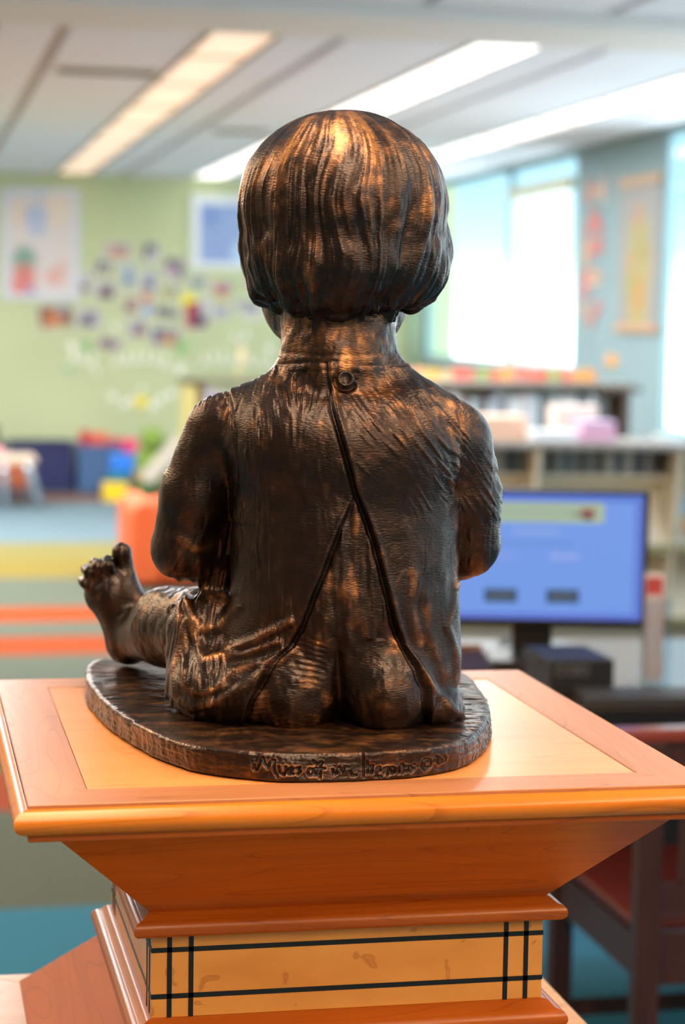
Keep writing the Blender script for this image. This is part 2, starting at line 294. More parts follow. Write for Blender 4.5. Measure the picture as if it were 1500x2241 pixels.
def burl():
    m = bpy.data.materials.new('birdseye_maple'); m.use_nodes = True; nt = m.node_tree; b = nt.nodes['Principled BSDF']
    t = nt.nodes.new('ShaderNodeTexCoord'); n = nt.nodes.new('ShaderNodeTexNoise'); n.inputs['Scale'].default_value = 9; n.inputs['Detail'].default_value = 6
    mp = nt.nodes.new('ShaderNodeMapping'); mp.inputs['Scale'].default_value = (1, 1, 2.5); nt.links.new(t.outputs['Object'], mp.inputs[0]); nt.links.new(mp.outputs[0], n.inputs['Vector'])
    r = nt.nodes.new('ShaderNodeValToRGB'); r.color_ramp.elements[0].position = 0.3; r.color_ramp.elements[1].position = 0.7
    r.color_ramp.elements[0].color = (*srgb(206, 138, 54), 1); r.color_ramp.elements[1].color = (*srgb(226, 160, 74), 1); nt.links.new(n.outputs['Fac'], r.inputs[0])
    nd = nt.nodes.new('ShaderNodeTexNoise'); nd.inputs['Scale'].default_value = 30; nt.links.new(t.outputs['Object'], nd.inputs['Vector'])
    ad = nt.nodes.new('ShaderNodeMixRGB'); ad.inputs[0].default_value = 0.05; nt.links.new(t.outputs['Object'], ad.inputs[1]); nt.links.new(nd.outputs['Color'], ad.inputs[2])
    v = nt.nodes.new('ShaderNodeTexVoronoi'); v.inputs['Scale'].default_value = 44; v.inputs['Randomness'].default_value = 1.0; nt.links.new(ad.outputs[0], v.inputs['Vector'])
    r2 = nt.nodes.new('ShaderNodeValToRGB')
    el = r2.color_ramp.elements; el[0].position = 0.06; el[0].color = (0.86, 0.80, 0.72, 1); el[1].position = 0.17; el[1].color = (0.62, 0.46, 0.32, 1)
    e3 = el.new(0.24); e3.color = (1, 1, 1, 1)
    nt.links.new(v.outputs['Distance'], r2.inputs[0])
    # only some cells carry an eye
    g = nt.nodes.new('ShaderNodeSeparateXYZ'); nt.links.new(v.outputs['Color'], g.inputs[0])
    th = nt.nodes.new('ShaderNodeMath'); th.operation = 'GREATER_THAN'; th.inputs[1].default_value = 0.38; nt.links.new(g.outputs[0], th.inputs[0])
    fa = nt.nodes.new('ShaderNodeMath'); fa.operation = 'MULTIPLY'; fa.inputs[1].default_value = 0.7; nt.links.new(th.outputs[0], fa.inputs[0])
    mx = nt.nodes.new('ShaderNodeMix'); mx.data_type = 'RGBA'; mx.blend_type = 'MULTIPLY'; nt.links.new(fa.outputs[0], mx.inputs['Factor'])
    nt.links.new(r.outputs[0], mx.inputs['A']); nt.links.new(r2.outputs[0], mx.inputs['B']); nt.links.new(mx.outputs['Result'], b.inputs['Base Color'])
    b.inputs['Roughness'].default_value = 0.3; b.inputs['Coat Weight'].default_value = 0.3; b.inputs['Coat Roughness'].default_value = 0.15
    return m
burl_m = burl()
ped = empty('pedestal', (0, 0, 0), 'stepped orange wood pedestal with flared cap and black inlay lines, under the bronze statue', 'pedestal')
def side_pts(P, k):
    """rotate a point of the front (-y) side to side k"""
    x, y, z = P
    for _ in range(k): x, y = -y, x
    return (x, y, z)
def mitred(profile, k, closed=True):
    """profile: list of (half, z); swept along the side k of a square with mitred ends"""
    n = len(profile); V = []
    for s in (-1, 1):
        for h, z in profile: V.append(side_pts((s*h, -h, z), k))
    F = [(i, (i+1) % n, n+(i+1) % n, n+i) for i in range(n if closed else n-1)]
    if closed: F += [tuple(range(n))[::-1], tuple(range(n, 2*n))]
    return V, F
def ring(profile, name, mx_, my_, bevel=0.0, smooth=False):
    for k in range(4):
        o = obj(name, mitred(profile, k), mx_ if k % 2 == 0 else my_, ped, bevel=bevel)
        if smooth:
            o.data.polygons.foreach_set('use_smooth', [True]*len(o.data.polygons))
            em = o.modifiers.new('split', 'EDGE_SPLIT'); em.split_angle = math.radians(40)
Z = H
obj('top_panel', box(-.2345, -.2345, Z-.014, .2345, .2345, Z-.0008), panel_m, ped, bevel=0.0006)
ring([(.235, Z-.016), (.2856, Z-.016), (.2856, Z-.0006), (.285, Z), (.2358, Z), (.235, Z-.0008)], 'frame_rail', rail_x, rail_y)
# rounded edge moulding
pr = [(.2862, Z-.024)] + [(.2862+.0112*math.sin(a), Z-.0135-.0105*math.cos(a)) for a in [math.pi*i/10 for i in range(11)]] + [(.2862, Z-.003)]
ring(pr, 'edge_moulding', edge_x, edge_y, smooth=True)
ring([(.24, Z-.030), (.2845, Z-.030), (.2855, Z-.0285), (.2855, Z-.0241), (.24, Z-.0241)], 'cap_fillet', cherry_x, cherry_y)
# flared cap
ring([(.155, Z-.031), (.262, Z-.0305), (.2625, Z-.032), (.176, Z-.1215), (.155, Z-.1215)], 'cap_panel', cherry_x, cherry_y)
def bull(z1, z0, h, hin):
    r = (z1-z0)/2*0.72
    zc = z0+r
    p = [(hin, z0)] + [(h-r+r*math.sin(a), zc-r*math.cos(a)) for a in [math.pi*i/8 for i in range(9)]]
    p += [(h-r-.001, z0+2*r+.0006), (h-r-.006, z1-.001), (h-r-.008, z1), (hin, z1)]
    return p
ring(bull(Z-.1215, Z-.1415, .1915, .15), 'neck_moulding', mould_x, mould_y, smooth=True)
B = .174
ring([(.14, Z-.2150), (B, Z-.2150), (B, Z-.1418), (.14, Z-.1418)], 'veneer_band', burl_m, burl_m)
def strip(s0, s1, z0, z1, k):
    b_ = box(s0, -B-.0006, z0, s1, -B+.004, z1); return [side_pts(p, k) for p in b_[0]], b_[1]
for k in range(4):
    for (z0, z1) in ((Z-.1580, Z-.1538), (Z-.1986, Z-.1944)):
        obj('inlay_strip', strip(-B, B, z0, z1, k), inlay, ped)
    for xc in (-.1588, -.1402, .1402, .1588):
        obj('inlay_strip', strip(xc-.0021, xc+.0021, Z-.2150, Z-.1418, k), inlay, ped)
ring(bull(Z-.2153, Z-.2385, .1935, .15), 'base_moulding', mould_x, mould_y, smooth=True)
ring([(.12, Z-.239), (.176, Z-.239), (.262, Z-.318), (.12, Z-.318)], 'flared_skirt', cherry_x, cherry_y)
ring([(.12, Z-.350), (.292, Z-.350), (.297, Z-.345), (.297, Z-.325), (.292, Z-.320), (.12, Z-.319)], 'ledge_rail', pale_x, pale_x, bevel=.001)
ring([(.10, .12), (.25, .12), (.25, Z-.351), (.10, Z-.351)], 'shaft_panel', cherry_x, cherry_y)
ring([(.10, 0.0), (.29, 0.0), (.29, .10), (.27, .119), (.10, .119)], 'plinth_board', mould_x, mould_y)
# ------------------------------------------------------------------ bronze statue
LX = np.array([math.cos(YAW), -math.sin(YAW), 0]); LY = np.array([math.sin(YAW), math.cos(YAW), 0])
D0 = 1.87
LO = np.array([CAM[0]+D0*LY[0], CAM[1]+D0*LY[1], H])          # local origin: below the figure, x = figure's right hand side, y = the way it faces
def S(px, py, yl):
    d = ray(px, py); c = CAM-LO
    t = (yl-c@LY)/(d@LY); p = c+d*t
    return np.array([p@LX, yl, p[2]])
def RM(r, yl=0.0): return r*(D0+yl)/FPX
def to_local(V): V = np.asarray(V)-LO; return np.stack([V@LX, V@LY, V[:, 2]], 1)
def to_world(V): V = np.asarray(V); return LO+V[:, :1]*LX+V[:, 1:2]*LY+V[:, 2:3]*np.array([0, 0, 1.])
PR = []
def ell(g, px, py, yl, rx, rz, ry, k=.006, rotd=0.0):
    """ellipsoid: centre and radii rx, rz in reference units, ry in metres; rotd turns it in the x-z plane"""
    PR.append((g, 'e', (S(px, py, yl), np.array([RM(rx, yl), ry, RM(rz, yl)]), math.radians(rotd)), k))
def cap(g, a, b, ra, rb, k=.006):
    PR.append((g, 'c', (S(*a), S(*b), RM(ra, a[2]), RM(rb, b[2])), k))
def psdf(p, X, Y, Zz):
    g, t, a, k = p
    if t == 'e':
        c, r, w = a
        x, y, z = X-c[0], Y-c[1], Zz-c[2]
        if w:
            cw, sw = math.cos(w), math.sin(w); x, z = x*cw+z*sw, -x*sw+z*cw
        k0 = np.sqrt((x/r[0])**2+(y/r[1])**2+(z/r[2])**2); k1 = np.sqrt((x/r[0]**2)**2+(y/r[1]**2)**2+(z/r[2]**2)**2)+1e-9
        return k0*(k0-1)/k1
    a0, b0, ra, rb = a
    ab = b0-a0; l2 = ab@ab
    h = np.clip(((X-a0[0])*ab[0]+(Y-a0[1])*ab[1]+(Zz-a0[2])*ab[2])/l2, 0, 1)
    return np.sqrt((X-a0[0]-ab[0]*h)**2+(Y-a0[1]-ab[1]*h)**2+(Zz-a0[2]-ab[2]*h)**2)-(ra+(rb-ra)*h)
def bounds(p, m=.03):
    g, t, a, k = p
    if t == 'e': R_ = a[1] if not a[2] else np.array([max(a[1][0], a[1][2]), a[1][1], max(a[1][0], a[1][2])]); return a[0]-R_-m, a[0]+R_+m
    r = max(a[2], a[3])+m; return np.minimum(a[0], a[1])-r, np.maximum(a[0], a[1])+r
def smin(a, b, k):
    h = np.clip(.5+.5*(a-b)/k, 0, 1); return a+(b-a)*h-k*h*(1-h)
# --- hair
ell('hair', 752, 452, .012, 229, 206, .094)
ell('hair', 752, 560, .010, 219, 118, .084, .012)
ell('hair', 752, 590, .000, 182, 100, .078, .012)
ell('hair', 598, 590, .012, 60, 74, .040, .010)
ell('hair', 916, 585, .012, 65, 78, .040, .010)
ell('hair', 552, 545, .03, 26, 62, .03, .004, 5)
ell('hair', 965, 545, .03, 22, 62, .03, .004)
rl = np.random.RandomState(3)
for i in range(17):                       # locks hanging over the nape
    t = i/16; a = (t-.5)*2.5
    px = 752+208*math.sin(a); yl = .012-.078*math.cos(a)
    top = 520+30*rl.rand(); bot = 655+18*math.cos(a)+rl.randint(-14, 15)-26*(abs(t-.5)*2)**2
    dx = rl.randint(-16, 17)
    cap('hair', (px*0.98+752*.02-dx, top, yl+.010), (px*0.93+752*.07+dx, bot, yl*.80+.008), 30, 12, .006)
for px, py, r in ((575, 640, 17), (612, 664, 15), (930, 640, 18), (900, 664, 16), (660, 690, 15), (780, 700, 17), (840, 688, 15), (720, 698, 15)):
    ell('hair', px, py, -.020+.05*abs((px-752)/200)**2, r*1.3, r*1.3, .012, .008)
ell('hair', 742, 640, -.004, 128, 74, .058, .010)
# --- neck, face
cap('skin', (742, 640, .015), (742, 800, .006), 122, 128)
ell('skin', 733, 655, .052, 160, 130, .058, .008)
ell('skin', 733, 705, .085, 105, 60, .040, .010)
ell('skin', 735, 585, .048, 150, 112, .066, .006)
ell('skin', 735, 612, .108, 22, 34, .022, .006)
ell('skin', 690, 572, .106, 20, 12, .008, .003); ell('skin', 780, 572, .106, 20, 12, .008, .003)
ell('skin', 690, 548, .106, 30, 8, .008, .004); ell('skin', 780, 548, .106, 30, 8, .008, .004)
ell('skin', 735, 668, .112, 40, 9, .010, .003); ell('skin', 735, 686, .110, 34, 9, .010, .003)
ell('skin', 735, 722, .112, 34, 24, .016, .008)
# --- gown, upper body
ell('gown', 755, 985, .000, 262, 150, .070)
cap('gown', (648, 862, .004), (500, 925, .006), 66, 62, .02)
cap('gown', (862, 862, .004), (985, 938, .006), 66, 68, .02)
cap('gown', (700, 860, .004), (800, 860, .004), 68, 68, .02)
cap('gown', (640, 960, -.012), (860, 960, -.012), 120, 120, .02)
ell('gown', 752, 1150, .004, 250, 320, .068, .02)
ell('gown', 752, 1330, .004, 244, 260, .068, .02)
# sleeves
cap('gown', (486, 985, .018), (478, 1255, .050), 36, 44, .010)
cap('gown', (474, 938, .012), (424, 1080, .020), 68, 72, .012)
cap('gown', (424, 1080, .020), (400, 1190, .028), 72, 68, .008)
cap('gown', (402, 1204, .032), (560, 1238, .120), 70, 58, .006)
cap('gown', (1012, 965, .014), (1026, 1090, .026), 66, 72, .012)
cap('gown', (1026, 1090, .026), (1026, 1180, .034), 72, 70, .006)
cap('gown', (1022, 1192, .040), (930, 1240, .120), 72, 58, .006)
# skirt over the thighs
cap('gown', (600, 1440, .00), (450, 1395, .09), 118, 92, .02)
cap('gown', (452, 1385, .035), (452, 1490, .020), 90, 92, .015)
cap('gown', (378, 1330, .05), (374, 1520, .035), 13, 15, .006)
ell('gown', 470, 1500, -.006, 92, 84, .048, .015)
ell('gown', 540, 1505, -.012, 90, 84, .050, .015)
cap('gown', (900, 1440, .00), (905, 1380, .09), 96, 80, .02)
cap('gown', (925, 1330, -.004), (922, 1500, -.006), 72, 72, .015)
ell('gown', 958, 1540, -.006, 50, 46, .034, .008)
cap('gown', (975, 1520, .0), (1000, 1566, .002), 22, 14, .006)
cap('gown', (988, 1330, .02), (990, 1470, .04), 14, 20, .008)
# --- seat
ell('skin', 641, 1508, -.024, 106, 112, .045, .016)
ell('skin', 848, 1510, -.030, 98, 110, .045, .014)
# --- left leg and foot
cap('skin', (450, 1372, .09), (372, 1372, .15), 92, 88, .01)
cap('skin', (372, 1372, .15), (300, 1392, .235), 86, 52, .01)
ell('skin', 277, 1408, .245, 44, 46, .026, .01, 10)
cap('skin', (284, 1392, .236), (246, 1300, .236), 48, 52, .012)
ell('skin', 262, 1296, .236, 44, 46, .020, .012, -12)
ell('skin', 230, 1296, .238, 44, 40, .018, .012, 20)
cap('skin', (277, 1262, .236), (271, 1236, .238), 24, 20, .004)
cap('skin', (271, 1232, .238), (267, 1208, .236), 21, 22, .003)
for (x0, y0, x1, y1, x2, y2, r) in ((252, 1272, 238, 1238, 233, 1226, 13.5), (236, 1278, 214, 1240, 207, 1230, 13), (222, 1288, 194, 1252, 187, 1245, 12.5), (210, 1302, 186, 1276, 180, 1271, 12)):
    cap('skin', (x0, y0, .228), (x1, y1, .221), r, r, .0015)
    cap('skin', (x1, y1, .221), (x2, y2, .236), r, r-1, .001)
cap('skin', (262, 1300, .240), (318, 1350, .232), 32, 36, .012)
# --- right leg folded in front
cap('skin', (900, 1440, .08), (940, 1370, .17), 84, 56, .01)
cap('skin', (940, 1372, .17), (860, 1440, .27), 52, 34, .01)
cap('skin', (860, 1438, .27), (800, 1440, .30), 32, 24, .01)
ell('skin', 806, 1436, .300, 40, 30, .018, .006)
for j in range(5): cap('skin', (806, 1424+j*9, .30-.004*j), (786-2*j, 1422+j*9, .312-.006*j), 9-(j > 0)*2.5, 8-(j > 0)*2.5, .002)
# --- forearms and hands meeting in the lap
cap('skin', (560, 1240, .12), (690, 1262, .165), 40, 26, .006)
cap('skin', (930, 1240, .12), (815, 1262, .165), 40, 26, .006)
for sx_, hx in ((1, 700), (-1, 806)):
    ell('skin', hx+sx_*14, 1264, .172, 34, 26, .015, .006)
    for j in range(4):
        cap('skin', (hx+sx_*30, 1250+j*9, .178), (hx+sx_*52, 1256+j*9, .186), 8.5, 8, .002)
        cap('skin', (hx+sx_*52, 1256+j*9, .186), (hx+sx_*58, 1266+j*7, .172), 8, 7, .002)
    cap('skin', (hx+sx_*8, 1244, .172), (hx+sx_*36, 1232, .184), 10, 8, .002)
# --- voxel field
LOB = np.array([-.275, -.105, .0]); HIB = np.array([.165, .345, .580]); VX = .0026
NX, NY, NZ = [int((HIB[i]-LOB[i])/VX)+1 for i in range(3)]
gx, gy, gz = [LOB[i]+VX*np.arange(n) for i, n in enumerate((NX, NY, NZ))]
def field(prims, gx, gy, gz):
    Fd = np.full((len(gx), len(gy), len(gz)), .05, np.float32)
    for p in prims:
        lo, hi = bounds(p)
        i0, i1 = np.searchsorted(gx, [lo[0], hi[0]]); j0, j1 = np.searchsorted(gy, [lo[1], hi[1]]); k0, k1 = np.searchsorted(gz, [lo[2], hi[2]])
        if i1 <= i0 or j1 <= j0 or k1 <= k0: continue
        d = psdf(p, gx[i0:i1, None, None].astype(np.float32), gy[None, j0:j1, None].astype(np.float32), gz[None, None, k0:k1].astype(np.float32))
        Fd[i0:i1, j0:j1, k0:k1] = smin(Fd[i0:i1, j0:j1, k0:k1], d, p[3])
    return Fd
TOPZ = .0235
Fd = field(PR, gx, gy, gz)
Fd = np.maximum(Fd, (TOPZ-.004-gz)[None, None, :].astype(np.float32))
def surface_nets(Fd, gx, gy, gz):
    ins = Fd < 0
    c = ins[:-1, :-1, :-1].astype(np.int8)
    for a in (0, 1):
        for b in (0, 1):
            for d in (0, 1):
                if a+b+d: c = c+ins[a:ins.shape[0]-1+a, b:ins.shape[1]-1+b, d:ins.shape[2]-1+d]
    act = (c > 0) & (c < 8); I = np.argwhere(act); idx = np.full(act.shape, -1, np.int32); idx[act] = np.arange(len(I))
    P = np.zeros((len(I), 3)); W = np.zeros(len(I))
    cs = [(a, b, d) for a in (0, 1) for b in (0, 1) for d in (0, 1)]
    val = {q: Fd[I[:, 0]+q[0], I[:, 1]+q[1], I[:, 2]+q[2]] for q in cs}
    for q in cs:
        for ax in range(3):
            if q[ax]: continue
            q2 = tuple(q[i]+(i == ax) for i in range(3)); v0, v1 = val[q], val[q2]
            m_ = (v0 < 0) != (v1 < 0); t = np.where(m_, v0/(v0-v1+1e-20), 0)
            p = np.tile(np.array(q, float), (len(I), 1)); p[:, ax] += t
            P += p*m_[:, None]; W += m_
    P = P/W[:, None]+I
    P = np.stack([gx[0]+P[:, 0]*(gx[1]-gx[0]), gy[0]+P[:, 1]*(gy[1]-gy[0]), gz[0]+P[:, 2]*(gz[1]-gz[0])], 1)
    Q = []
    for ax in range(3):
        a1, a2 = (ax+1) % 3, (ax+2) % 3
        s0 = [slice(None)]*3; s1 = [slice(None)]*3; s0[ax] = slice(0, -1); s1[ax] = slice(1, None)
        ch = ins[tuple(s0)] != ins[tuple(s1)]
        E_ = np.argwhere(ch)
        ok = (E_[:, a1] > 0) & (E_[:, a2] > 0) & (E_[:, a1] < act.shape[a1]) & (E_[:, a2] < act.shape[a2]); E_ = E_[ok]
        def at_(o1, o2):
            e = E_.copy(); e[:, a1] -= o1; e[:, a2] -= o2; return idx[e[:, 0], e[:, 1], e[:, 2]]
        q = np.stack([at_(1, 1), at_(0, 1), at_(0, 0), at_(1, 0)], 1)
        flip = ~ins[E_[:, 0], E_[:, 1], E_[:, 2]]
        q[flip] = q[flip][:, ::-1]; Q.append(q)
    Q = np.concatenate(Q); return P, Q[(Q >= 0).all(1)]
SV, SQ = surface_nets(Fd, gx, gy, gz)
def npmesh(name, V, Q):
    me = bpy.data.meshes.new(name); me.vertices.add(len(V)); me.vertices.foreach_set('co', np.asarray(V, np.float32).ravel())
    me.loops.add(Q.size); me.loops.foreach_set('vertex_index', Q.astype(np.int32).ravel())
    me.polygons.add(len(Q)); me.polygons.foreach_set('loop_start', np.arange(0, Q.size, Q.shape[1], dtype=np.int32))
    me.update(calc_edges=True); return me
tmp = bpy.data.objects.new('tmp', npmesh('tmp', SV, SQ)); SC.collection.objects.link(tmp)
sb = tmp.modifiers.new('s', 'SUBSURF'); sb.levels = 1; sb.render_levels = 1
dg = bpy.context.evaluated_depsgraph_get(); ev = tmp.evaluated_get(dg).to_mesh()
nv = len(ev.vertices); V = np.empty(nv*3, np.float32); ev.vertices.foreach_get('co', V); V = V.reshape(-1, 3).astype(float)
Nn = np.empty(nv*3, np.float32); ev.vertices.foreach_get('normal', Nn); Nn = Nn.reshape(-1, 3).astype(float)
Q = np.empty(len(ev.polygons)*4, np.int32); ev.loops.foreach_get('vertex_index', Q); Q = Q.reshape(-1, 4)
bpy.data.objects.remove(tmp)
# --- noise
def hsh(i, j, k, s):
    h = (i.astype(np.int64)*374761393+j.astype(np.int64)*668265263+k.astype(np.int64)*2147483647+s*144269) & 0xffffffff
    h = ((h ^ (h >> 13))*1274126177) & 0xffffffff; h = (h ^ (h >> 16)) & 0xffff
    return h/32767.5-1
def noise(x, y, z, s=0):
    x, y, z = np.broadcast_arrays(x, y, z)
    i, j, k = np.floor(x), np.floor(y), np.floor(z); u, v, w = x-i, y-j, z-k
    u, v, w = [t*t*(3-2*t) for t in (u, v, w)]; r = 0
    for a in (0, 1):
        for b in (0, 1):
            for c in (0, 1):
                r = r+hsh(i+a, j+b, k+c, s)*(u if a else 1-u)*(v if b else 1-v)*(w if c else 1-w)
    return r
X, Y, Zz = V.T
# --- which part each point belongs to
gd = {g: np.full(nv, .05) for g in ('hair', 'skin', 'gown')}
for p in PR:
    lo, hi = bounds(p, .012); m_ = ((V > lo) & (V < hi)).all(1)
    gd[p[0]][m_] = np.minimum(gd[p[0]][m_], psdf(p, X[m_], Y[m_], Zz[m_]))
lab = np.argmin(np.stack([gd['hair'], gd['skin'], gd['gown']]), 0)
YB = -.068
def curve(pts, yl=YB): return np.array([S(a, b, yl)[[0, 2]] for a, b in pts])
def xat(c, z):
    o = np.argsort(c[:, 1]); return np.interp(z, c[o, 1], c[o, 0])
cR = curve([(718, 795), (724, 850), (733, 900), (748, 950), (765, 1010), (783, 1080), (806, 1140), (826, 1200), (838, 1250), (850, 1300), (866, 1370), (884, 1420), (912, 1465), (934, 1510), (938, 1560), (944, 1600)])
cL = curve([(782, 1075), (765, 1110), (742, 1160), (722, 1210), (703, 1260), (680, 1315), (660, 1370), (632, 1420), (600, 1450), (570, 1495), (545, 1540), (530, 1600)])
zTop = S(0, 793, YB)[2]; zFork = S(0, 1072, YB)[2]
back = (Y < .03) & (Zz < zTop+.004)
xr = xat(cR, Zz); xl = xat(cL, Zz)
under = (Zz > zFork)
dR = X-xr; dL = xl-X
opening = back & ~under & (dR < 0) & (dL < 0) & (np.abs(X) < .12)
lab[opening] = 1
tors = (lab == 2) & back
lab[(lab == 1) & back & ~opening & (Zz < zTop-.004) & (Zz > TOPZ-.01) & (X > S(500, 0, YB)[0]) & (X < S(1000, 0, YB)[0]) & (Y < .0)] = 2
lab[(lab == 2) & (Zz > S(0, 796, YB)[2])] = 1
def sst(x, w): t = np.clip(x/w+.5, 0, 1); return t*t*(3-2*t)
def pdist(c, x, z):
    d = np.full(len(x), 9.)
    for a, b in zip(c[:-1], c[1:]):
        ab = b-a; t = np.clip(((x-a[0])*ab[0]+(z-a[1])*ab[1])/(ab@ab+1e-12), 0, 1)
        d = np.minimum(d, np.hypot(x-a[0]-ab[0]*t, z-a[1]-ab[1]*t))
    return d
disp = np.zeros(nv); wear_light = np.zeros(nv)
bk = back & (np.abs(X+.0) < .135)
# overlapping flaps of the gown
hz = np.clip((zTop-Zz)/.06, .35, 1)
raiseR = .0048*hz*sst(dR, .0018); grR = -.0034*hz*np.exp(-((dR+.0022)/.0020)**2)
disp += bk*(raiseR*np.exp(-np.clip(dR, 0, 1)/.05)+grR); wear_light += bk*grR*150
mL = bk & ~under
raiseL = .0042*sst(dL, .0018)*np.exp(-np.clip(dL, 0, 1)/.045)*np.clip((zFork-Zz)/.02, 0, 1); grL = -.0026*np.exp(-((dL+.0022)/.0020)**2)*np.clip((zFork-Zz)/.05, 0, 1)
disp += mL*(raiseL+grL); wear_light += mL*grL*150
lip = bk*(np.exp(-((dR-.0025)/.0022)**2)*.0009)+mL*np.exp(-((dL-.0025)/.0022)**2)*.0010*np.clip((zFork-Zz)/.02, 0, 1)
disp += lip; wear_light += lip*160
# cleft
cz = curve([(738, 1395), (741, 1460), (744, 1530), (744, 1600)]); dc = pdist(cz, X, Zz)
disp += (lab == 1)*back*(-.0055*np.exp(-(dc/.0045)**2)*np.clip((S(0, 1400, YB)[2]-Zz)/.02+.4, 0, 1))
# folds and seams of the gown
FOLDS = [([(376, 1300), (388, 1400), (374, 1480), (384, 1530), (420, 1542), (480, 1522), (560, 1478), (640, 1415)], .0046, .0048),
 ([(400, 1330), (420, 1400), (448, 1452), (500, 1424), (560, 1398), (640, 1350)], .0046, .0046), ([(450, 1446), (540, 1428), (612, 1396)], .0036, .0034),
 ([(400, 1335), (436, 1388), (476, 1382), (520, 1330)], .0036, .0048), ([(400, 1370), (396, 1440), (408, 1490)], .0040, .0036),
 ([(470, 1500), (520, 1462), (600, 1436)], .0030, .0040), ([(395, 1495), (440, 1510), (500, 1490)], .0014, .003), ([(430, 1300), (470, 1340), (500, 1300)], .0016, .005),
 ([(868, 1400), (900, 1442), (950, 1512), (1004, 1566)], .0024, .0036), ([(1002, 1285), (994, 1330), (978, 1370), (1000, 1440), (998, 1500)], .0026, .0036),
 ([(930, 1300), (936, 1380), (968, 1470)], .0018, .006), ([(905, 1250), (898, 1330), (915, 1400)], .0012, .006), ([(780, 1100), (770, 1250), (800, 1380)], .0012, .005), ([(720, 1250), (716, 1330), (690, 1420)], .0012, .005),
 ([(985, 1050), (1002, 1120), (1000, 1200), (996, 1290)], .0022, .0030), ([(985, 940), (1000, 1000), (1004, 1060)], .0010, .004),
 ([(380, 1180), (430, 1215), (470, 1200)], .0016, .006), ([(430, 1240), (420, 1275), (380, 1272)], .0016, .004)]
for pts, a, w in FOLDS:
    d = pdist(curve(pts, -.03), X, Zz); m_ = (lab != 0) & (Y < .07)
    r = np.exp(-(d/w)**2)-.45*np.exp(-(d/(w*2.1))**2)
    disp += m_*a*r; wear_light += m_*np.clip(r, 0, 1)*.55
for pts, a, w in (([(490, 850), (505, 900), (514, 950), (518, 1010), (512, 1080), (498, 1150), (486, 1230)], .0022, .0016), ([(1008, 905), (1018, 960), (1014, 1040), (1003, 1100)], .0016, .0018),
                  ([(605, 800), (680, 793), (740, 796), (800, 800), (890, 800)], .0012, .0016), ([(620, 772), (700, 778), (800, 778), (868, 770)], .0006, .002)):
    d = pdist(curve(pts, -.05), X, Zz); disp -= (lab != 0)*(Y < .05)*a*np.exp(-(d/w)**2)
cS = curve([(490, 850), (505, 900), (514, 950), (518, 1010), (512, 1080), (500, 1150)], -.05)
dS = X-xat(cS, Zz); disp += (lab == 2)*(Y < .05)*(Zz > cS[:, 1].min())*(Zz < cS[0, 1]+.01)*.0016*sst(dS, .0016)*np.exp(-np.clip(dS, 0, 1)/.02)
# collar tab and hole around the button
bx = S(757, 831, YB)
db = np.hypot(X-bx[0], Zz-bx[2]); ang = np.arctan2(Zz-bx[2], X-bx[0])
disp += bk*(-.0026*np.exp(-((db-.0098)/.0022)**2)*(.25+.75*(np.cos(ang+1.9) > .15)))
# tool marks on the gown: long strokes that turn with the body
rel = (Zz-.23)/.2
wx = X+.006*noise(X*20, Y*20, Zz*14, 2); wz = Zz+.006*noise(X*18, Y*18, Zz*16, 4)
def strokes(deg, s_):
    a_ = math.radians(deg); ua = wx*math.cos(a_)+wz*math.sin(a_); va = -wx*math.sin(a_)+wz*math.cos(a_)
    return noise(ua*300, va*38, Y*40, s_), noise(ua*620, va*80, Y*80, s_+1)
aA, bA = strokes(38, 5); aB, bB = strokes(4, 60); aC, bC = strokes(-16, 70)
mk1 = np.clip((X-.0)/.03+.5, 0, 1)*np.clip((Zz-.20)/.05+.5, 0, 1); mk2 = (1-mk1)*np.clip(.5+1.4*noise(X*14, Y*14, Zz*9, 80), 0, 1); mk3 = 1-mk1-mk2
st1 = aA*mk1+aB*mk2+aC*mk3; st2 = bA*mk1+bB*mk2+bC*mk3
stroke = np.clip(np.abs(st1)*1.6-.35, 0, 1)
gate = np.clip(.55+.9*noise(X*24, Y*24, Zz*18, 9), .12, 1.2)
g_ = (lab == 2)
disp += g_*(.0021*gate*(stroke-.3)+.00045*st2*gate); wear_light += g_*(stroke*gate*.26)
# skin: fine short ridges on the seat, roughness elsewhere
sk = (lab == 1)
bl = (Zz < S(0, 1390, YB)[2]) & back
sL = np.sin((Zz*2.0+np.abs(X+.045)*.55+.0060*noise(X*50, 0, Zz*50, 11))*2*math.pi/.0098)
disp += sk*bl*(X < S(735, 0, YB)[0])*.00040*sL*np.clip(.25+1.3*noise(X*40, 1, Zz*40, 12), 0, 1)
wear_light += sk*bl*np.clip(sL, 0, 1)*.16*(X < 0)
disp += sk*(.00055*noise(X*120, Y*120, Zz*120, 13)+.00045*noise(X*280, Y*280, Zz*120, 14)); wear_light += sk*np.clip(noise(X*90, Y*90, Zz*60, 15), 0, 1)*.5
mid = opening & (Zz > S(0, 1390, YB)[2])
disp += mid*(.0012*noise(X*150, 0, Zz*22, 17)+.0006*noise(X*420, 0, Zz*60, 18)); wear_light += mid*(np.clip(noise(X*150, 0, Zz*22, 17), 0, 1)*.12-.06)
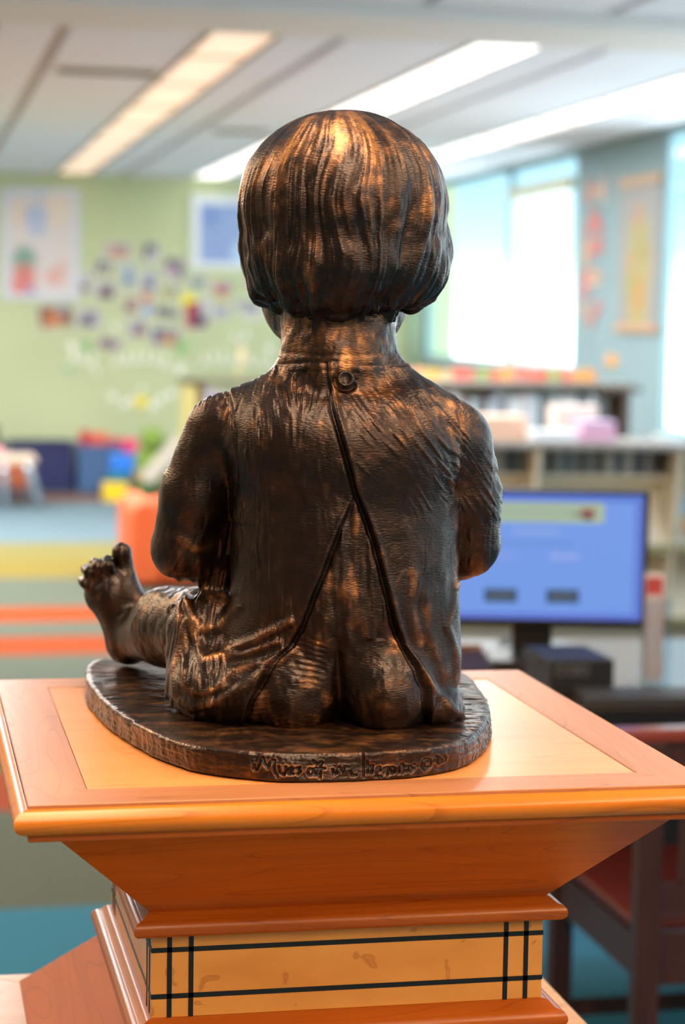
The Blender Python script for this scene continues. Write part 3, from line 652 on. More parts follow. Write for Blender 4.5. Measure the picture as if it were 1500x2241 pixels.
# hair strands run down from the crown
hc = S(752, 452, .012); cw = S(770, 262, .0)
hx, hy, hzz = X-hc[0], Y-hc[1], Zz-hc[2]
phi = np.arctan2(hx-.004*np.sin(hzz*34+1), -(hy)+.0)
sw = phi+.025*np.sin(hzz*40+phi*1.5)+.10*noise(hx*18, hy*18, hzz*18, 21)+hzz*.35*np.sin(phi*2+.6)
lock = noise(sw*4.2, 0, hzz*9, 22); s1 = noise(sw*13, 3, hzz*12, 23); s2 = noise(sw*34, 5, hzz*22, 24); s3 = noise(sw*80, 7, hzz*40, 25)
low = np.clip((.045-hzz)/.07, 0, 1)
h_ = (lab == 0)
rad = np.clip(np.hypot(hx, hy)/.03, .15, 1)
brk = noise(hx*70, hy*70, hzz*55, 28); brk2 = noise(hx*150, hy*150, hzz*90, 29)
disp += h_*rad*((.0008+.0026*low)*lock+(.00035+.0014*low)*(1-2*np.abs(s1))+(.00025+.0005*low)*s2+.00016*s3+low*(.0016*brk+.0009*brk2))
wear_light += h_*(np.clip(.5*lock+.6*(1-2*np.abs(s1)), 0, 1)*.20+np.clip(s2, 0, 1)*.16+.34*np.clip(noise(sw*7, 2, hzz*26, 27), 0, 1)-.16*low)  # last term paints shade into the colour of the lower hair
# general hand-modelled unevenness
disp += .0007*noise(X*45, Y*45, Zz*45, 31)+.0004*noise(X*110, Y*110, Zz*90, 32)
wear_light += .08*noise(X*40, Y*40, Zz*30, 33)+.22*noise(X*150, Y*150, Zz*110, 34)+.12*noise(X*420, Y*420, Zz*300, 35)
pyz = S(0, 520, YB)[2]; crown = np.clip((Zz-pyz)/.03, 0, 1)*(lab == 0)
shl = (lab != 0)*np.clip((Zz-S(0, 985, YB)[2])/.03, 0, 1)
wear_light += .27*crown*np.clip(.7+noise(X*30, Y*30, Zz*30, 36), 0, 1.5)+.24*shl*np.clip(.7+noise(X*30, Y*30, Zz*30, 37), 0, 1.5)   # light from above put into the colour of crown and shoulders
# keep toes crisp
toe = (Y > .2) & (X < -.17); disp[toe] *= .6
V2 = V+Nn*disp[:, None]
# --- bronze
def bronze():
    m = bpy.data.materials.new('bronze_patina'); m.use_nodes = True; nt = m.node_tree; b = nt.nodes['Principled BSDF']
    at = nt.nodes.new('ShaderNodeAttribute'); at.attribute_name = 'wear_light'
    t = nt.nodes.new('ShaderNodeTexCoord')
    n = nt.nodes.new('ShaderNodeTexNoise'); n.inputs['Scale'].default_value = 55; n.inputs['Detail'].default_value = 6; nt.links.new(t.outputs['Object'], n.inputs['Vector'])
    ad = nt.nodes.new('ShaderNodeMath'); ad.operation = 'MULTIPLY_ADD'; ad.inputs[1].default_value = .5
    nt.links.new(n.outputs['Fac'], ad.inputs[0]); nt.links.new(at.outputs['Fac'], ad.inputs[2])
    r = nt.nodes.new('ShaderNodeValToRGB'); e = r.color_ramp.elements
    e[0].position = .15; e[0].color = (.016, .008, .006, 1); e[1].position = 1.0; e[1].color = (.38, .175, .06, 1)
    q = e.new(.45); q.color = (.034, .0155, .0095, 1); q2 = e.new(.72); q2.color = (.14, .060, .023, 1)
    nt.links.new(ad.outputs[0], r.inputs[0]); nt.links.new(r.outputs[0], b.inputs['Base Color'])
    b.inputs['Metallic'].default_value = .8; b.inputs['Roughness'].default_value = .40
    b.inputs['Coat Weight'].default_value = .45; b.inputs['Coat Roughness'].default_value = .28
    mp = nt.nodes.new('ShaderNodeMapping'); mp.inputs['Scale'].default_value = (1, 1, 3.2); nt.links.new(t.outputs['Object'], mp.inputs[0])
    n2 = nt.nodes.new('ShaderNodeTexNoise'); n2.inputs['Scale'].default_value = 240; n2.inputs['Detail'].default_value = 3; nt.links.new(mp.outputs[0], n2.inputs['Vector'])
    bp = nt.nodes.new('ShaderNodeBump'); bp.inputs['Strength'].default_value = .5; bp.inputs['Distance'].default_value = .0012
    nt.links.new(n2.outputs['Fac'], bp.inputs['Height']); nt.links.new(bp.outputs[0], b.inputs['Normal']); nt.links.new(bp.outputs[0], b.inputs['Coat Normal'])
    return m
bronze_m = bronze()
stat = empty('bronze_statue', tuple(LO), 'dark bronze statue of a seated toddler in an open-backed gown, on the wooden pedestal', 'statue')
WV = to_world(V2)
fl = lab[Q]; fv = np.where((fl == 1).sum(1) >= 3, 1, np.where((fl == 0).sum(1) >= 3, 0, np.where((fl == 2).sum(1) >= 2, 2, fl[:, 0])))
def vnormals(V, Q):
    n = np.cross(V[Q[:, 2]]-V[Q[:, 0]], V[Q[:, 3]]-V[Q[:, 1]]); N = np.zeros_like(V)
    for i in range(4): np.add.at(N, Q[:, i], n)
    return N/(np.linalg.norm(N, axis=1)[:, None]+1e-12)
WN = vnormals(WV, Q)
def npobj(name, V, Q, m, parent, wear_light=None, N=None):
    me = npmesh(name, V-wloc(parent), Q); me.materials.append(m)
    me.polygons.foreach_set('use_smooth', np.ones(len(Q), bool))
    if wear_light is not None:
        a = me.attributes.new('wear_light', 'FLOAT', 'POINT'); a.data.foreach_set('value', np.asarray(wear_light, np.float32))
    if N is not None: me.normals_split_custom_set_from_vertices(N.astype(np.float32))
    o = bpy.data.objects.new(name, me); SC.collection.objects.link(o); o.parent = parent; return o
for i, nm in enumerate(('hair', 'figure', 'gown')):
    q = Q[fv == i]; u, inv = np.unique(q, return_inverse=True)
    npobj(nm, WV[u], inv.reshape(-1, 4), bronze_m, stat, np.clip(wear_light[u], -.3, 1.1), WN[u])
# --- button
bw = to_world(np.array([bx]))[0]
def disc(c, prof, ax, n=28):
    """lathe around axis ax through c; profile (r, h)"""
    ax = np.array(ax)/np.linalg.norm(ax); s = np.cross(ax, [0, 0, 1]); s /= np.linalg.norm(s); u = np.cross(s, ax); V_, F_ = [], []
    for r, h in prof:
        for k in range(n):
            a = 2*math.pi*k/n; V_.append(np.array(c)+ax*h+(s*math.cos(a)+u*math.sin(a))*r)
    for i in range(len(prof)-1):
        for k in range(n): F_.append((i*n+k, i*n+(k+1) % n, (i+1)*n+(k+1) % n, (i+1)*n+k))
    return V_, F_
# depth of the back at the button
near = np.hypot(X-bx[0], Zz-bx[2]) < .006; yb = V2[near & (Y < 0), 1].min()
bc = to_world(np.array([[bx[0], yb, bx[2]]]))[0]
btn = obj('button', disc(bc, [(.0001, .0012), (.0040, .0013), (.0052, .0026), (.0066, .0028), (.0076, .0018), (.0080, -.002)], -LY+np.array([0, 0, .25])), bronze_m, stat, smooth=True)
# --- base slab with the incised signature
BO = [(-.2035, .140), (-.2015, .0909), (-.1941, -.0002), (-.178, -.085), (-.1614, -.1446), (-.1328, -.1957), (-.080, -.2294), (-.0239, -.2390), (.037, -.2316), (.0841, -.2058), (.119, -.1532), (.146, -.0864), (.166, -.0136), (.177, .0599), (.184, .1256), (.176, .20), (.12, .262), (.0, .285), (-.10, .282), (-.168, .262), (-.196, .215)]
def catmull(P, n):
    P = np.array(P); out = []; m_ = len(P)
    for i in range(m_):
        p0, p1, p2, p3 = P[i-1], P[i], P[(i+1) % m_], P[(i+2) % m_]
        for t in np.arange(n)/n: out.append(.5*((2*p1)+(-p0+p2)*t+(2*p0-5*p1+4*p2-p3)*t*t+(-p0+3*p1-3*p2+p3)*t**3))
    return np.array(out)
O = catmull(BO, 100); seg = np.linalg.norm(np.roll(O, -1, 0)-O, axis=1); cum = np.r_[0, np.cumsum(seg)]
NU = 2200; tt = np.linspace(0, cum[-1], NU, endpoint=False); O = np.stack([np.interp(tt, cum, np.r_[O[:, i], O[0, i]]) for i in (0, 1)], 1)
tg = np.roll(O, -1, 0)-np.roll(O, 1, 0); tg /= np.linalg.norm(tg, axis=1)[:, None]; on = np.stack([tg[:, 1], -tg[:, 0]], 1)
cen = O.mean(0); on *= np.sign(((O-cen)*on).sum(1))[:, None]
lc = to_local(np.c_[O, np.full(NU, H)])
topz = TOPZ+.0008*noise(O[:, 0]*30, O[:, 1]*30, 0, 41)+.0035*np.exp(-((O[:, 0]+.19)/.03)**2-((O[:, 1]-.225)/.05)**2)
NV = 44; rows = []; wrow = []
STK = []
def zs(px, py):            # point of the signature on the slab's front face (plane through its nearest edge)
    p = onY(550+px/3.261, 1630+py/3.261, -.235); return p[0], p[2]-H
for c in ([(40,165),(44,198),(62,194),(80,140),(95,108),(110,150),(128,178),(150,130),(172,122),(174,190),(196,236)], [(205,160),(212,205),(238,218),(254,190),(250,160)], [(252,190),(275,172),(290,160)], [(300,205),(268,210),(288,184),(305,168)], [(345,160),(325,168),(350,188),(330,206)],
          [(432,170),(412,168),(398,190),(410,215),(432,212),(440,190),(432,170)], [(446,196),(470,178),(460,160),(446,178),(450,212),(478,210)], [(494,118),(488,170),(486,228)], [(438,112),(470,140),(505,126)], [(468,168),(520,164)],
          [(575,172),(582,210),(604,196),(622,150),(640,190),(664,150),(692,152)], [(700,180),(712,212),(742,208)], [(796,60),(798,130),(796,222)], [(826,112),(828,200)], [(828,150),(868,146),(852,205)], [(894,168),(918,156),(922,182),(894,196),(890,222),(928,226)],
          [(948,168),(985,162),(974,220)], [(1008,160),(1000,180),(1010,205),(1030,200),(1034,172),(1008,160)], [(1062,205),(1064,160),(1085,140),(1102,160),(1106,200)], [(1110,170),(1128,160),(1130,195),(1112,196)], [(1176,148),(1150,158),(1176,180),(1150,202)],
          [(1268+38*math.cos(a),155+42*math.sin(a)) for a in np.linspace(0,6.283,14)], [(1288,138),(1262,130),(1250,155),(1262,178),(1290,174)], [(1350,140),(1328,132),(1342,104),(1364,112),(1358,140),(1372,165)], [(1392,150),(1386,120),(1405,104),(1424,122),(1418,148),(1392,150)]):
    STK.append(np.array([zs(*p) for p in c]))
for j in range(NV+1):
    v = j/NV; z = .0006+v*(topz-.0006)
    inset = .0022*(np.clip((v-.86)/.14, 0, 1)**2)+.0012*(np.clip((.1-v)/.1, 0, 1)**2)+.0012*np.sin(v*3.1+O[:, 0]*30)
    rg = .0009*noise(O[:, 0]*150, O[:, 1]*150, z*60, 42)+.0006*noise(O[:, 0]*60, O[:, 1]*60, z*420, 43)+.0003*noise(O[:, 0]*500, O[:, 1]*500, z*500, 44)
    rough_side = np.clip((O[:, 0]-.10)/.04, 0, 1); rg = rg+rough_side*.0008*noise(O[:, 0]*420, O[:, 1]*420, z*420, 46)
    off = -inset+rg
    w = .08+.34*noise(O[:, 0]*50, O[:, 1]*50, z*220, 45)+.16*noise(O[:, 0]*240, O[:, 1]*240, z*500, 52)+.22*np.clip((v-.93)/.07, 0, 1)
    fr = O[:, 1] < -.15
    if fr.any():
        d = np.full(NU, 9.)
        for s_ in STK: d[fr] = np.minimum(d[fr], pdist(s_, O[fr, 0], z[fr] if hasattr(z, '__len__') else np.full(fr.sum(), z)))
        gsn = np.exp(-(d/.00085)**2); off = off-.0016*gsn+.0004*np.exp(-((d-.0018)/.0007)**2); w = w-1.1*gsn+.42*np.exp(-((d-.0019)/.0008)**2)
    P = np.c_[O+on*off[:, None], H+z]; rows.append(P); wrow.append(w)
NR = 46
for j in range(1, NR):
    s_ = 1-(j/NR)**1.0; P2 = cen+(rows[NV][:, :2]-cen)*s_
    edge = 1-s_
    z = topz*s_+TOPZ*(1-s_)+.0010*noise(P2[:, 0]*40, P2[:, 1]*40, 0, 47)*min(1, edge*12)+.0006*noise(P2[:, 0]*60, P2[:, 1]*200, 0, 48)+.0004*noise(P2[:, 0]*140, P2[:, 1]*320, 0, 49)
    rows.append(np.c_[P2, H+z]); wrow.append(.26+.26*noise(P2[:, 0]*30, P2[:, 1]*90, 0, 50)+.26*noise(P2[:, 0]*110, P2[:, 1]*300, 0, 51))
BV = np.concatenate(rows); NRr = len(rows)
ii = np.arange(NU); q = [np.stack([j*NU+ii, j*NU+(ii+1) % NU, (j+1)*NU+(ii+1) % NU, (j+1)*NU+ii], 1) for j in range(NRr-1)]
npobj('base', BV, np.concatenate(q), bronze_m, stat, np.clip(np.concatenate(wrow), -.4, 1.1))
# ------------------------------------------------------------------ things on the green wall
YF = YW-.002
def paint(name, base, blobs, rough=.6):
    """flat print made of soft colour blobs; blobs: (u, v, radius, colour) in object space metres (x, z)"""
    m = bpy.data.materials.new(name); m.use_nodes = True; nt = m.node_tree; b = nt.nodes['Principled BSDF']; b.inputs['Roughness'].default_value = rough
    t = nt.nodes.new('ShaderNodeTexCoord'); prev = None
    n = nt.nodes.new('ShaderNodeTexNoise'); n.inputs['Scale'].default_value = 14; nt.links.new(t.outputs['Object'], n.inputs['Vector'])
    w = nt.nodes.new('ShaderNodeMixRGB'); w.blend_type = 'LINEAR_LIGHT'; w.inputs[0].default_value = .04; nt.links.new(t.outputs['Object'], w.inputs[1]); nt.links.new(n.outputs['Color'], w.inputs[2])
    cur = None
    for u, v, ax, r, c in blobs:
        sub = nt.nodes.new('ShaderNodeVectorMath'); sub.operation = 'SUBTRACT'; nt.links.new(w.outputs[0], sub.inputs[0])
        sub.inputs[1].default_value = (u, 0, v) if ax == 'y' else (0, u, v)
        sc_ = nt.nodes.new('ShaderNodeVectorMath'); sc_.operation = 'MULTIPLY'; sc_.inputs[1].default_value = (1, 0, 1) if ax == 'y' else (0, 1, 1); nt.links.new(sub.outputs[0], sc_.inputs[0])
        ln = nt.nodes.new('ShaderNodeVectorMath'); ln.operation = 'LENGTH'; nt.links.new(sc_.outputs[0], ln.inputs[0])
        mr_ = nt.nodes.new('ShaderNodeMapRange'); mr_.inputs['From Min'].default_value = r*.7; mr_.inputs['From Max'].default_value = r*1.2; mr_.inputs['To Min'].default_value = 1; mr_.inputs['To Max'].default_value = 0
        nt.links.new(ln.outputs['Value'], mr_.inputs['Value'])
        mx = nt.nodes.new('ShaderNodeMix'); mx.data_type = 'RGBA'; nt.links.new(mr_.outputs[0], mx.inputs['Factor']); mx.inputs['B'].default_value = (*c, 1)
        if cur is None: mx.inputs['A'].default_value = (*base, 1)
        else: nt.links.new(cur.outputs['Result'], mx.inputs['A'])
        cur = mx
    if cur is None: b.inputs['Base Color'].default_value = (*base, 1)
    else: nt.links.new(cur.outputs['Result'], b.inputs['Base Color'])
    return m
def wall_rect(px0, py0, px1, py1):
    a = onY(px0, (py0+py1)/2, YF); b = onY(px1, (py0+py1)/2, YF); c = onY((px0+px1)/2, py0, YF); d = onY((px0+px1)/2, py1, YF)
    return a[0], b[0], d[2], c[2]
# posters
x0, x1, z0, z1 = wall_rect(4, 411, 173, 656)
p = empty('poster', ((x0+x1)/2, YF, (z0+z1)/2), 'tall cream illustrated poster with blue and red figures in a pale frame', 'poster', 'framed prints on the green wall')
obj('frame', join(box(x0, YF-.025, z0, x0+.05, YF, z1), box(x1-.05, YF-.025, z0, x1, YF, z1), box(x0+.05, YF-.025, z0, x1-.05, YF, z0+.05), box(x0+.05, YF-.025, z1-.05, x1-.05, YF, z1)), mat('pale_frame', srgb(206, 214, 226), .4), p)
hw, hh = (x1-x0)/2, (z1-z0)/2
obj('print', box(x0+.05, YF-.012, z0+.05, x1-.05, YF-.002, z1-.05), paint('poster_print', srgb(214, 206, 204), [
    (-.0, hh-.07, 'y', .05, srgb(170, 190, 214)), (-.18, .25, 'y', .10, srgb(222, 204, 190)), (.12, .30, 'y', .14, srgb(222, 208, 194)), (-.04, .24, 'y', .10, srgb(168, 184, 214)), (-.03, .14, 'y', .08, srgb(176, 190, 214)),
    (-.14, -.13, 'y', .11, srgb(118, 160, 142)), (-.14, -.27, 'y', .10, srgb(206, 128, 118)), (-.16, -.37, 'y', .10, srgb(214, 130, 124)), (.12, -.28, 'y', .08, srgb(216, 168, 158)), (.18, -.2, 'y', .05, srgb(214, 176, 164)), (-.08, -.41, 'y', .05, srgb(170, 140, 180))]), p)
x0, x1, z0, z1 = wall_rect(417, 428, 590, 590)
p = empty('poster', ((x0+x1)/2, YF, (z0+z1)/2), 'blue cloudy print in a wide white frame, partly behind the statue head', 'poster', 'framed prints on the green wall')
obj('frame', join(box(x0, YF-.025, z0, x0+.08, YF, z1), box(x1-.08, YF-.025, z0, x1, YF, z1), box(x0+.08, YF-.025, z0, x1-.08, YF, z0+.06), box(x0+.08, YF-.025, z1-.08, x1-.08, YF, z1)), mat('white_frame', srgb(222, 228, 232), .4), p)
obj('print', box(x0+.08, YF-.012, z0+.06, x1-.08, YF-.002, z1-.08), paint('blue_print', srgb(142, 164, 208), [(-.2, .15, 'y', .12, srgb(128, 150, 206)), (.1, .1, 'y', .14, srgb(140, 168, 214)), (-.1, -.12, 'y', .1, srgb(140, 160, 210)), (.1, -.18, 'y', .1, srgb(176, 204, 232))]), p)
# snapshots: px, py, w, h, colours
SN = [(258,548,50,32,(196,180,178),(206,150,130),'pale pink snapshot at the top of the photo cloud'),
 (330,552,30,38,(70,72,84),(206,206,214),'snapshot with dark upper half, top of the cloud under the gap between posters'),
 (228,586,34,30,(96,92,120),(180,176,150),'violet-grey snapshot left of the pale blue one'),
 (281,602,30,46,(180,200,216),(110,130,160),'tall pale blue snapshot in the middle of the cloud'),
 (326,614,30,42,(190,194,206),(100,100,140),'snapshot with violet centre beneath the dark-topped one'),
 (382,588,40,42,(84,80,92),(206,180,196),'dark and pink snapshot nearest the blue framed print'),
 (188,620,26,44,(206,206,206),(94,74,52),'snapshot with brown foot beside the tall poster'),
 (232,636,40,36,(186,180,186),(90,60,70),'dark red snapshot next to the brown-footed one'),
 (122,692,66,44,(120,80,60),(204,130,80),'wide brown and orange snapshot below the tall poster'),
 (98,675,22,22,(200,130,90),(214,200,150),'small orange snapshot tucked at the corner of the tall poster'),
 (196,696,44,38,(188,186,196),(110,100,120),'grey violet snapshot under the tall poster corner'),
 (288,666,30,36,(200,178,160),(128,70,80),'maroon and cream snapshot left of the orange scrap'),
 (320,652,24,26,(220,120,80),(206,150,60),'orange scrap above the blue dot'),
 (323,678,22,24,(90,140,220),(160,190,220),'bright blue round scrap in the middle of the cloud'),
 (370,640,38,26,(150,150,150),(200,190,110),'grey and yellow snapshot beside the yellow star'),
 (366,684,46,24,(84,90,76),(110,112,104),'dark green grey label strip under the yellow star'),
 (430,690,44,52,(180,40,60),(90,86,110),'snapshot with red figure and dark side'),
 (450,672,22,40,(214,214,214),(190,190,200),'white card behind the red figure snapshot'),
 (300,718,40,36,(186,186,190),(150,110,120),'grey pink snapshot low in the cloud'),
 (362,736,54,38,(120,120,150),(200,150,100),'snapshot with orange centre at the bottom of the cloud'),
 (240,752,46,24,(170,140,150),(110,84,100),'small mauve snapshot above the white lettering'),
 (434,618,38,26,(180,186,180),(140,160,150),'pale grey green snapshot below the blue framed print'),
 (488,630,40,26,(206,140,150),(180,110,120),'pink snapshot towards the statue head'),
 (488,652,28,18,(226,210,90),(200,180,90),'yellow strip under the pink snapshot'),
 (484,684,32,26,(150,150,180),(190,190,200),'lilac snapshot under the yellow strip'),
 (536,668,36,24,(110,110,130),(206,206,206),'dark snapshot against the statue jaw'),
 (545,622,20,18,(196,110,130),(206,140,150),'tiny pink snapshot against the statue hair'),
 (552,682,40,30,(224,226,220),(214,214,210),'white card against the statue jaw')]
for i, (px, py, w, h, c1, c2, lb) in enumerate(SN):
    x0, x1, z0, z1 = wall_rect(px-w*.60, py-h*.60, px+w*.60, py+h*.60)
    off = .004+.0015*(i % 3)
    rr = random.uniform(-.15, .15); c = ((x0+x1)/2, YF-off, (z0+z1)/2)
    k1, k2 = [tuple(v*.88 for v in srgb(*c)) for c in (c1, c2)]
    t = empty('snapshot', c, lb, 'photo', 'snapshots on the green wall')
    W_, H_ = (x1-x0)/2, (z1-z0)/2
    q = obj('photo_paper', box(c[0]-W_, YF-off-.002, c[2]-H_, c[0]+W_, YF-off, c[2]+H_), mat('snapshot_paper', srgb(214, 216, 206), .5), t)
    q2 = obj('photo_image', box(c[0]-W_+.014, YF-off-.0035, c[2]-H_+.014, c[0]+W_-.014, YF-off-.002, c[2]+H_-.014), paint('snap_%d' % i, k1, [(random.uniform(-.3, .3)*W_, -H_*.4, 'y', W_*.62, k2), (W_*.4, H_*.5, 'y', W_*.4, srgb(150, 146, 150))]), t)
    t.rotation_euler.y = rr
def cutout(name, cx, cz, r, colr, label, cat, group, n=10, ir=.5, wob=0.0):
    pts = []
    for k in range(n*2):
        a = math.pi*k/n+.3; q = r*(1 if k % 2 == 0 else ir)
        pts.append((cx+q*math.cos(a), cz+q*math.sin(a)))
    return tag(obj(name, prism(pts, 'y', YF-.008, YF-.003), mat('paper_%d_%d_%d' % colr, srgb(*colr), .6)), label, cat, group)
for px, py, r, c, lb in ((411, 657, 20, (236, 226, 90), 'large yellow paper sun in the photo cloud'), (309, 879, 17, (238, 222, 84), 'yellow paper sun in the low arc of white shapes'),
                     (189, 758, 13, (120, 180, 110), 'green paper leaf at the low end of the cloud'), (398, 758, 15, (128, 196, 120), 'green paper leaf under the orange-centred snapshot'), (150, 808, 13, (160, 196, 150), 'pale green paper leaf below the white words'), (508, 626, 12, (140, 200, 140), 'green paper leaf beside the pink snapshot')):
    q = onY(px, py, YF); cutout('paper_shape', q[0], q[2], r/250, c, lb, 'paper cutout', 'paper cutouts on the green wall', ir=.8)
for px, py, r, lb in ((247, 868, 12, 'white paper star, outer end of the low arc'), (274, 884, 11, 'white paper star left of the yellow sun'), (287, 873, 9, 'small white paper star touching the yellow sun'), (336, 888, 13, 'white paper star right of the yellow sun, lowest'), (352, 872, 11, 'white paper star above the lowest one'), (374, 862, 11, 'white paper star at the raised end of the low arc'), (310, 850, 8, 'tiny white paper star above the yellow sun'), (158, 758, 13, 'white paper star left of the green leaf'), (395, 808, 14, 'white paper star after the first words'), (252, 714, 10, 'white paper star inside the photo cloud'), (590, 762, 12, 'white paper star beside the statue neck')):
    q = onY(px, py, YF); cutout('paper_star', q[0], q[2], r/250, (246, 248, 240), lb, 'paper cutout', 'paper cutouts on the green wall', n=5, ir=.55)
def letters(px0, px1, py0, py1, lb, sag=0):
    """a line of looping white script, too blurred in the photo to be read"""
    a = onY(px0, py0, YF); b = onY(px1, py1, YF); L = b[0]-a[0]; n = max(2, int(L/.085))
    t = empty('wall_word', tuple((a+b)/2), lb, 'lettering', 'white words on the green wall')
    for i in range(n):
        pts = []
        for k in range(13):
            u = k/12; x = a[0]+L*(i+u)/n+.022*math.sin(u*2*math.pi); g = (i+u)/n
            z = a[2]+(b[2]-a[2])*g-sag*math.sin(g*math.pi)-(.045+.012*((i*7) % 3))*math.cos(u*2*math.pi)
            pts.append((x, YF-.008, z))
        obj('script_loop', tube(pts, .013, 6), mat('white_vinyl', srgb(240, 243, 230), .5), t)
letters(148, 216, 786, 800, 'short white word at the start of the line under the photo cloud', -.06)
letters(246, 372, 790, 796, 'long white word in the line under the photo cloud', -.05)
letters(436, 520, 790, 788, 'white word in the line nearest the statue shoulder', -.03)
letters(530, 606, 786, 792, 'white word running behind the statue neck')
letters(500, 550, 742, 730, 'small tilted white word above the line, close to the statue')
# ------------------------------------------------------------------ window wall: letters and scroll
def onR(px, py): p_ = onX(px, py, XR-.004); return p_[1], p_[2]
def glyph(rects, px, py, w, h, cols_, lb, ch):
    yc, zc = onR(px, py); t = empty('paper_letter', (XR-.004, yc, zc), lb, 'letter', 'paper letters on the window wall')
    W_, H_ = .20, h
    for (u0, v0, u1, v1), c in zip(rects, cols_):
        poly = [(yc-u0*W_, zc+v0*H_), (yc-u1*W_, zc+v0*H_), (yc-u1*W_, zc+v1*H_), (yc-u0*W_, zc+v1*H_)]
        obj('letter_bar', prism(poly, 'x', XR-.012, XR-.002), mat('paper_%d_%d_%d' % c, srgb(*c), .6), t)
    return t
PK, OR, RD = (186, 140, 132), (196, 156, 130), (198, 120, 116)
# u runs towards the camera side (picture right), v up
glyph([(-1, -1, -.5, 1), (.5, -1, 1, 1), (-.5, -.25, .5, .25)], 1306, 418, 0, .085, [PK, (196, 172, 162), OR], 'salmon paper letter H, topmost of the column of letters', 'H')
yc, zc = onR(1302, 486); t = empty('paper_letter', (XR-.004, yc, zc), 'red paper letter A, second in the column of letters', 'letter', 'paper letters on the window wall')
for poly in ([(yc+.20, zc-.085), (yc+.10, zc-.085), (yc-.03, zc+.085), (yc+.04, zc+.085)], [(yc-.20, zc-.085), (yc-.10, zc-.085), (yc+.03, zc+.085), (yc-.04, zc+.085)]):
    obj('letter_bar', prism(poly, 'x', XR-.012, XR-.0075 if poly[0][1] < 0 else XR-.002), mat('paper_198_120_116', srgb(*RD), .6), t)
obj('letter_bar', box(XR-.014, yc-.10, zc-.045, XR-.012, yc+.10, zc-.01), mat('paper_198_120_116', srgb(*RD), .6), t)
glyph([(-1, -1, -.4, 1), (-.4, .55, .9, 1), (-.4, -.15, .9, .2), (.45, .2, .9, .55)], 1300, 552, 0, .09, [OR, RD, RD, RD], 'orange and red paper letter P, third in the column of letters', 'P')
glyph([(-1, -1, -.4, 1), (-.4, .55, .9, 1), (-.4, -.15, .9, .2), (.45, .2, .9, .55)], 1296, 620, 0, .09, [RD, OR, (210, 180, 160), OR], 'pink-stemmed paper letter P, fourth in the column of letters', 'P')
glyph([(-1, 0, -.5, 1), (.5, 0, 1, 1), (-.6, -.25, .6, .1), (-.25, -1, .25, -.25)], 1294, 688, 0, .09, [OR, RD, PK, PK], 'orange and pink paper letter Y, lowest in the column of letters', 'Y')
ya, za = onR(1361, 395); yb_, zb = onR(1440, 720)
sc0 = empty('wall_scroll', (XR-.01, (ya+yb_)/2, 1.95), 'long hanging scroll with orange bars and a yellow-green painting, between the windows', 'wall hanging')
obj('cloth', box(XR-.010, yb_, 1.475, XR-.004, ya, 2.44), paint('scroll_print', srgb(146, 148, 150), [(0, -.1, 'x', .24, srgb(162, 152, 108)), (0, .1, 'x', .2, srgb(158, 152, 110)), (0, -.32, 'x', .2, srgb(164, 152, 106)), (.02, .25, 'x', .09, srgb(166, 140, 120)), (-.1, .02, 'x', .09, srgb(154, 146, 92)), (.15, -.05, 'x', .07, srgb(176, 146, 108)), (-.02, -.25, 'x', .1, srgb(178, 138, 88)), (.15, -.2, 'x', .08, srgb(152, 152, 98))]), sc0)
for z in (2.42, 1.475): obj('scroll_bar', box(XR-.022, yb_-.02, z-.03, XR-.010, ya+.02, z+.03), mat('scroll_bar_orange', srgb(182, 152, 124), .5), sc0, bevel=.004)
# ------------------------------------------------------------------ desk with monitor, and its chair
def P(n, r, g, b, rough=.5, **k): return mat(n, srgb(r, g, b), rough, **k)
dkwood = P('dark_desk_wood', 70, 46, 40, .3, var=.25, scale=6, stretch=(1, 12, 12), coat=.3)
chairw = P('dark_cherry_wood', 62, 30, 24, .35, var=.25, scale=6, stretch=(12, 12, 1), coat=.05)
leath = P('red_brown_leather', 96, 36, 28, .35, var=.1, scale=20)
blackp = P('black_plastic', 26, 26, 28, .35); greyp = P('grey_plastic', 120, 122, 124, .5)
DC = (1.2, 1.95); DA = math.radians(-4)
dsk = empty('desk', (1.2, 2.35, 0), 'dark wood computer desk carrying the blue-screened monitor, beyond the pedestal', 'desk')
obj('desktop', rot(box(.48, 1.93, .722, 2.3, 2.80, .75), DA, DC), dkwood, dsk, bevel=.003)
obj('edge_strip', rot(box(.48, 1.915, .70, 2.3, 1.93, .748), DA, DC), blackp, dsk)
obj('back_panel', rot(box(.56, 2.74, .12, 2.2, 2.76, .72), DA, DC), dkwood, dsk)
for x, y in ((.55, 2.70), (2.22, 2.02), (2.22, 2.70)): obj('leg', rot(box(x-.03, y-.03, 0, x+.03, y+.03, .721), DA, DC), chairw, dsk)
# monitor
MA = math.radians(-12); mc = onY(1172, 1218, 2.47); MXc, MZc = mc[0], mc[2]; MY = 2.47
hw, hh = .236, .139
mon = empty('monitor', (MXc, MY+.06, .75), 'black computer monitor showing a blue sign-in page, on the dark desk', 'monitor')
def mr3(vf): return rot(vf, MA, (MXc, MY))
obj('bezel', mr3(join(box(MXc-hw-.012, MY-.004, MZc-hh-.012, MXc+hw+.012, MY+.03, MZc-hh), box(MXc-hw-.012, MY-.004, MZc+hh, MXc+hw+.012, MY+.03, MZc+hh+.010), box(MXc-hw-.012, MY-.004, MZc-hh, MXc-hw, MY+.03, MZc+hh), box(MXc+hw, MY-.004, MZc-hh, MXc+hw+.012, MY+.03, MZc+hh), box(MXc-hw, MY+.006, MZc-hh, MXc+hw, MY+.03, MZc+hh))), blackp, mon)
obj('stand_neck', mr3(box(MXc-.045, MY+.03, .77, MXc+.045, MY+.06, MZc)), blackp, mon, bevel=.004)
obj('stand_base', mr3(box(MXc-.10, MY-.08, .7505, MXc+.10, MY+.12, .768)), blackp, mon, bevel=.006)
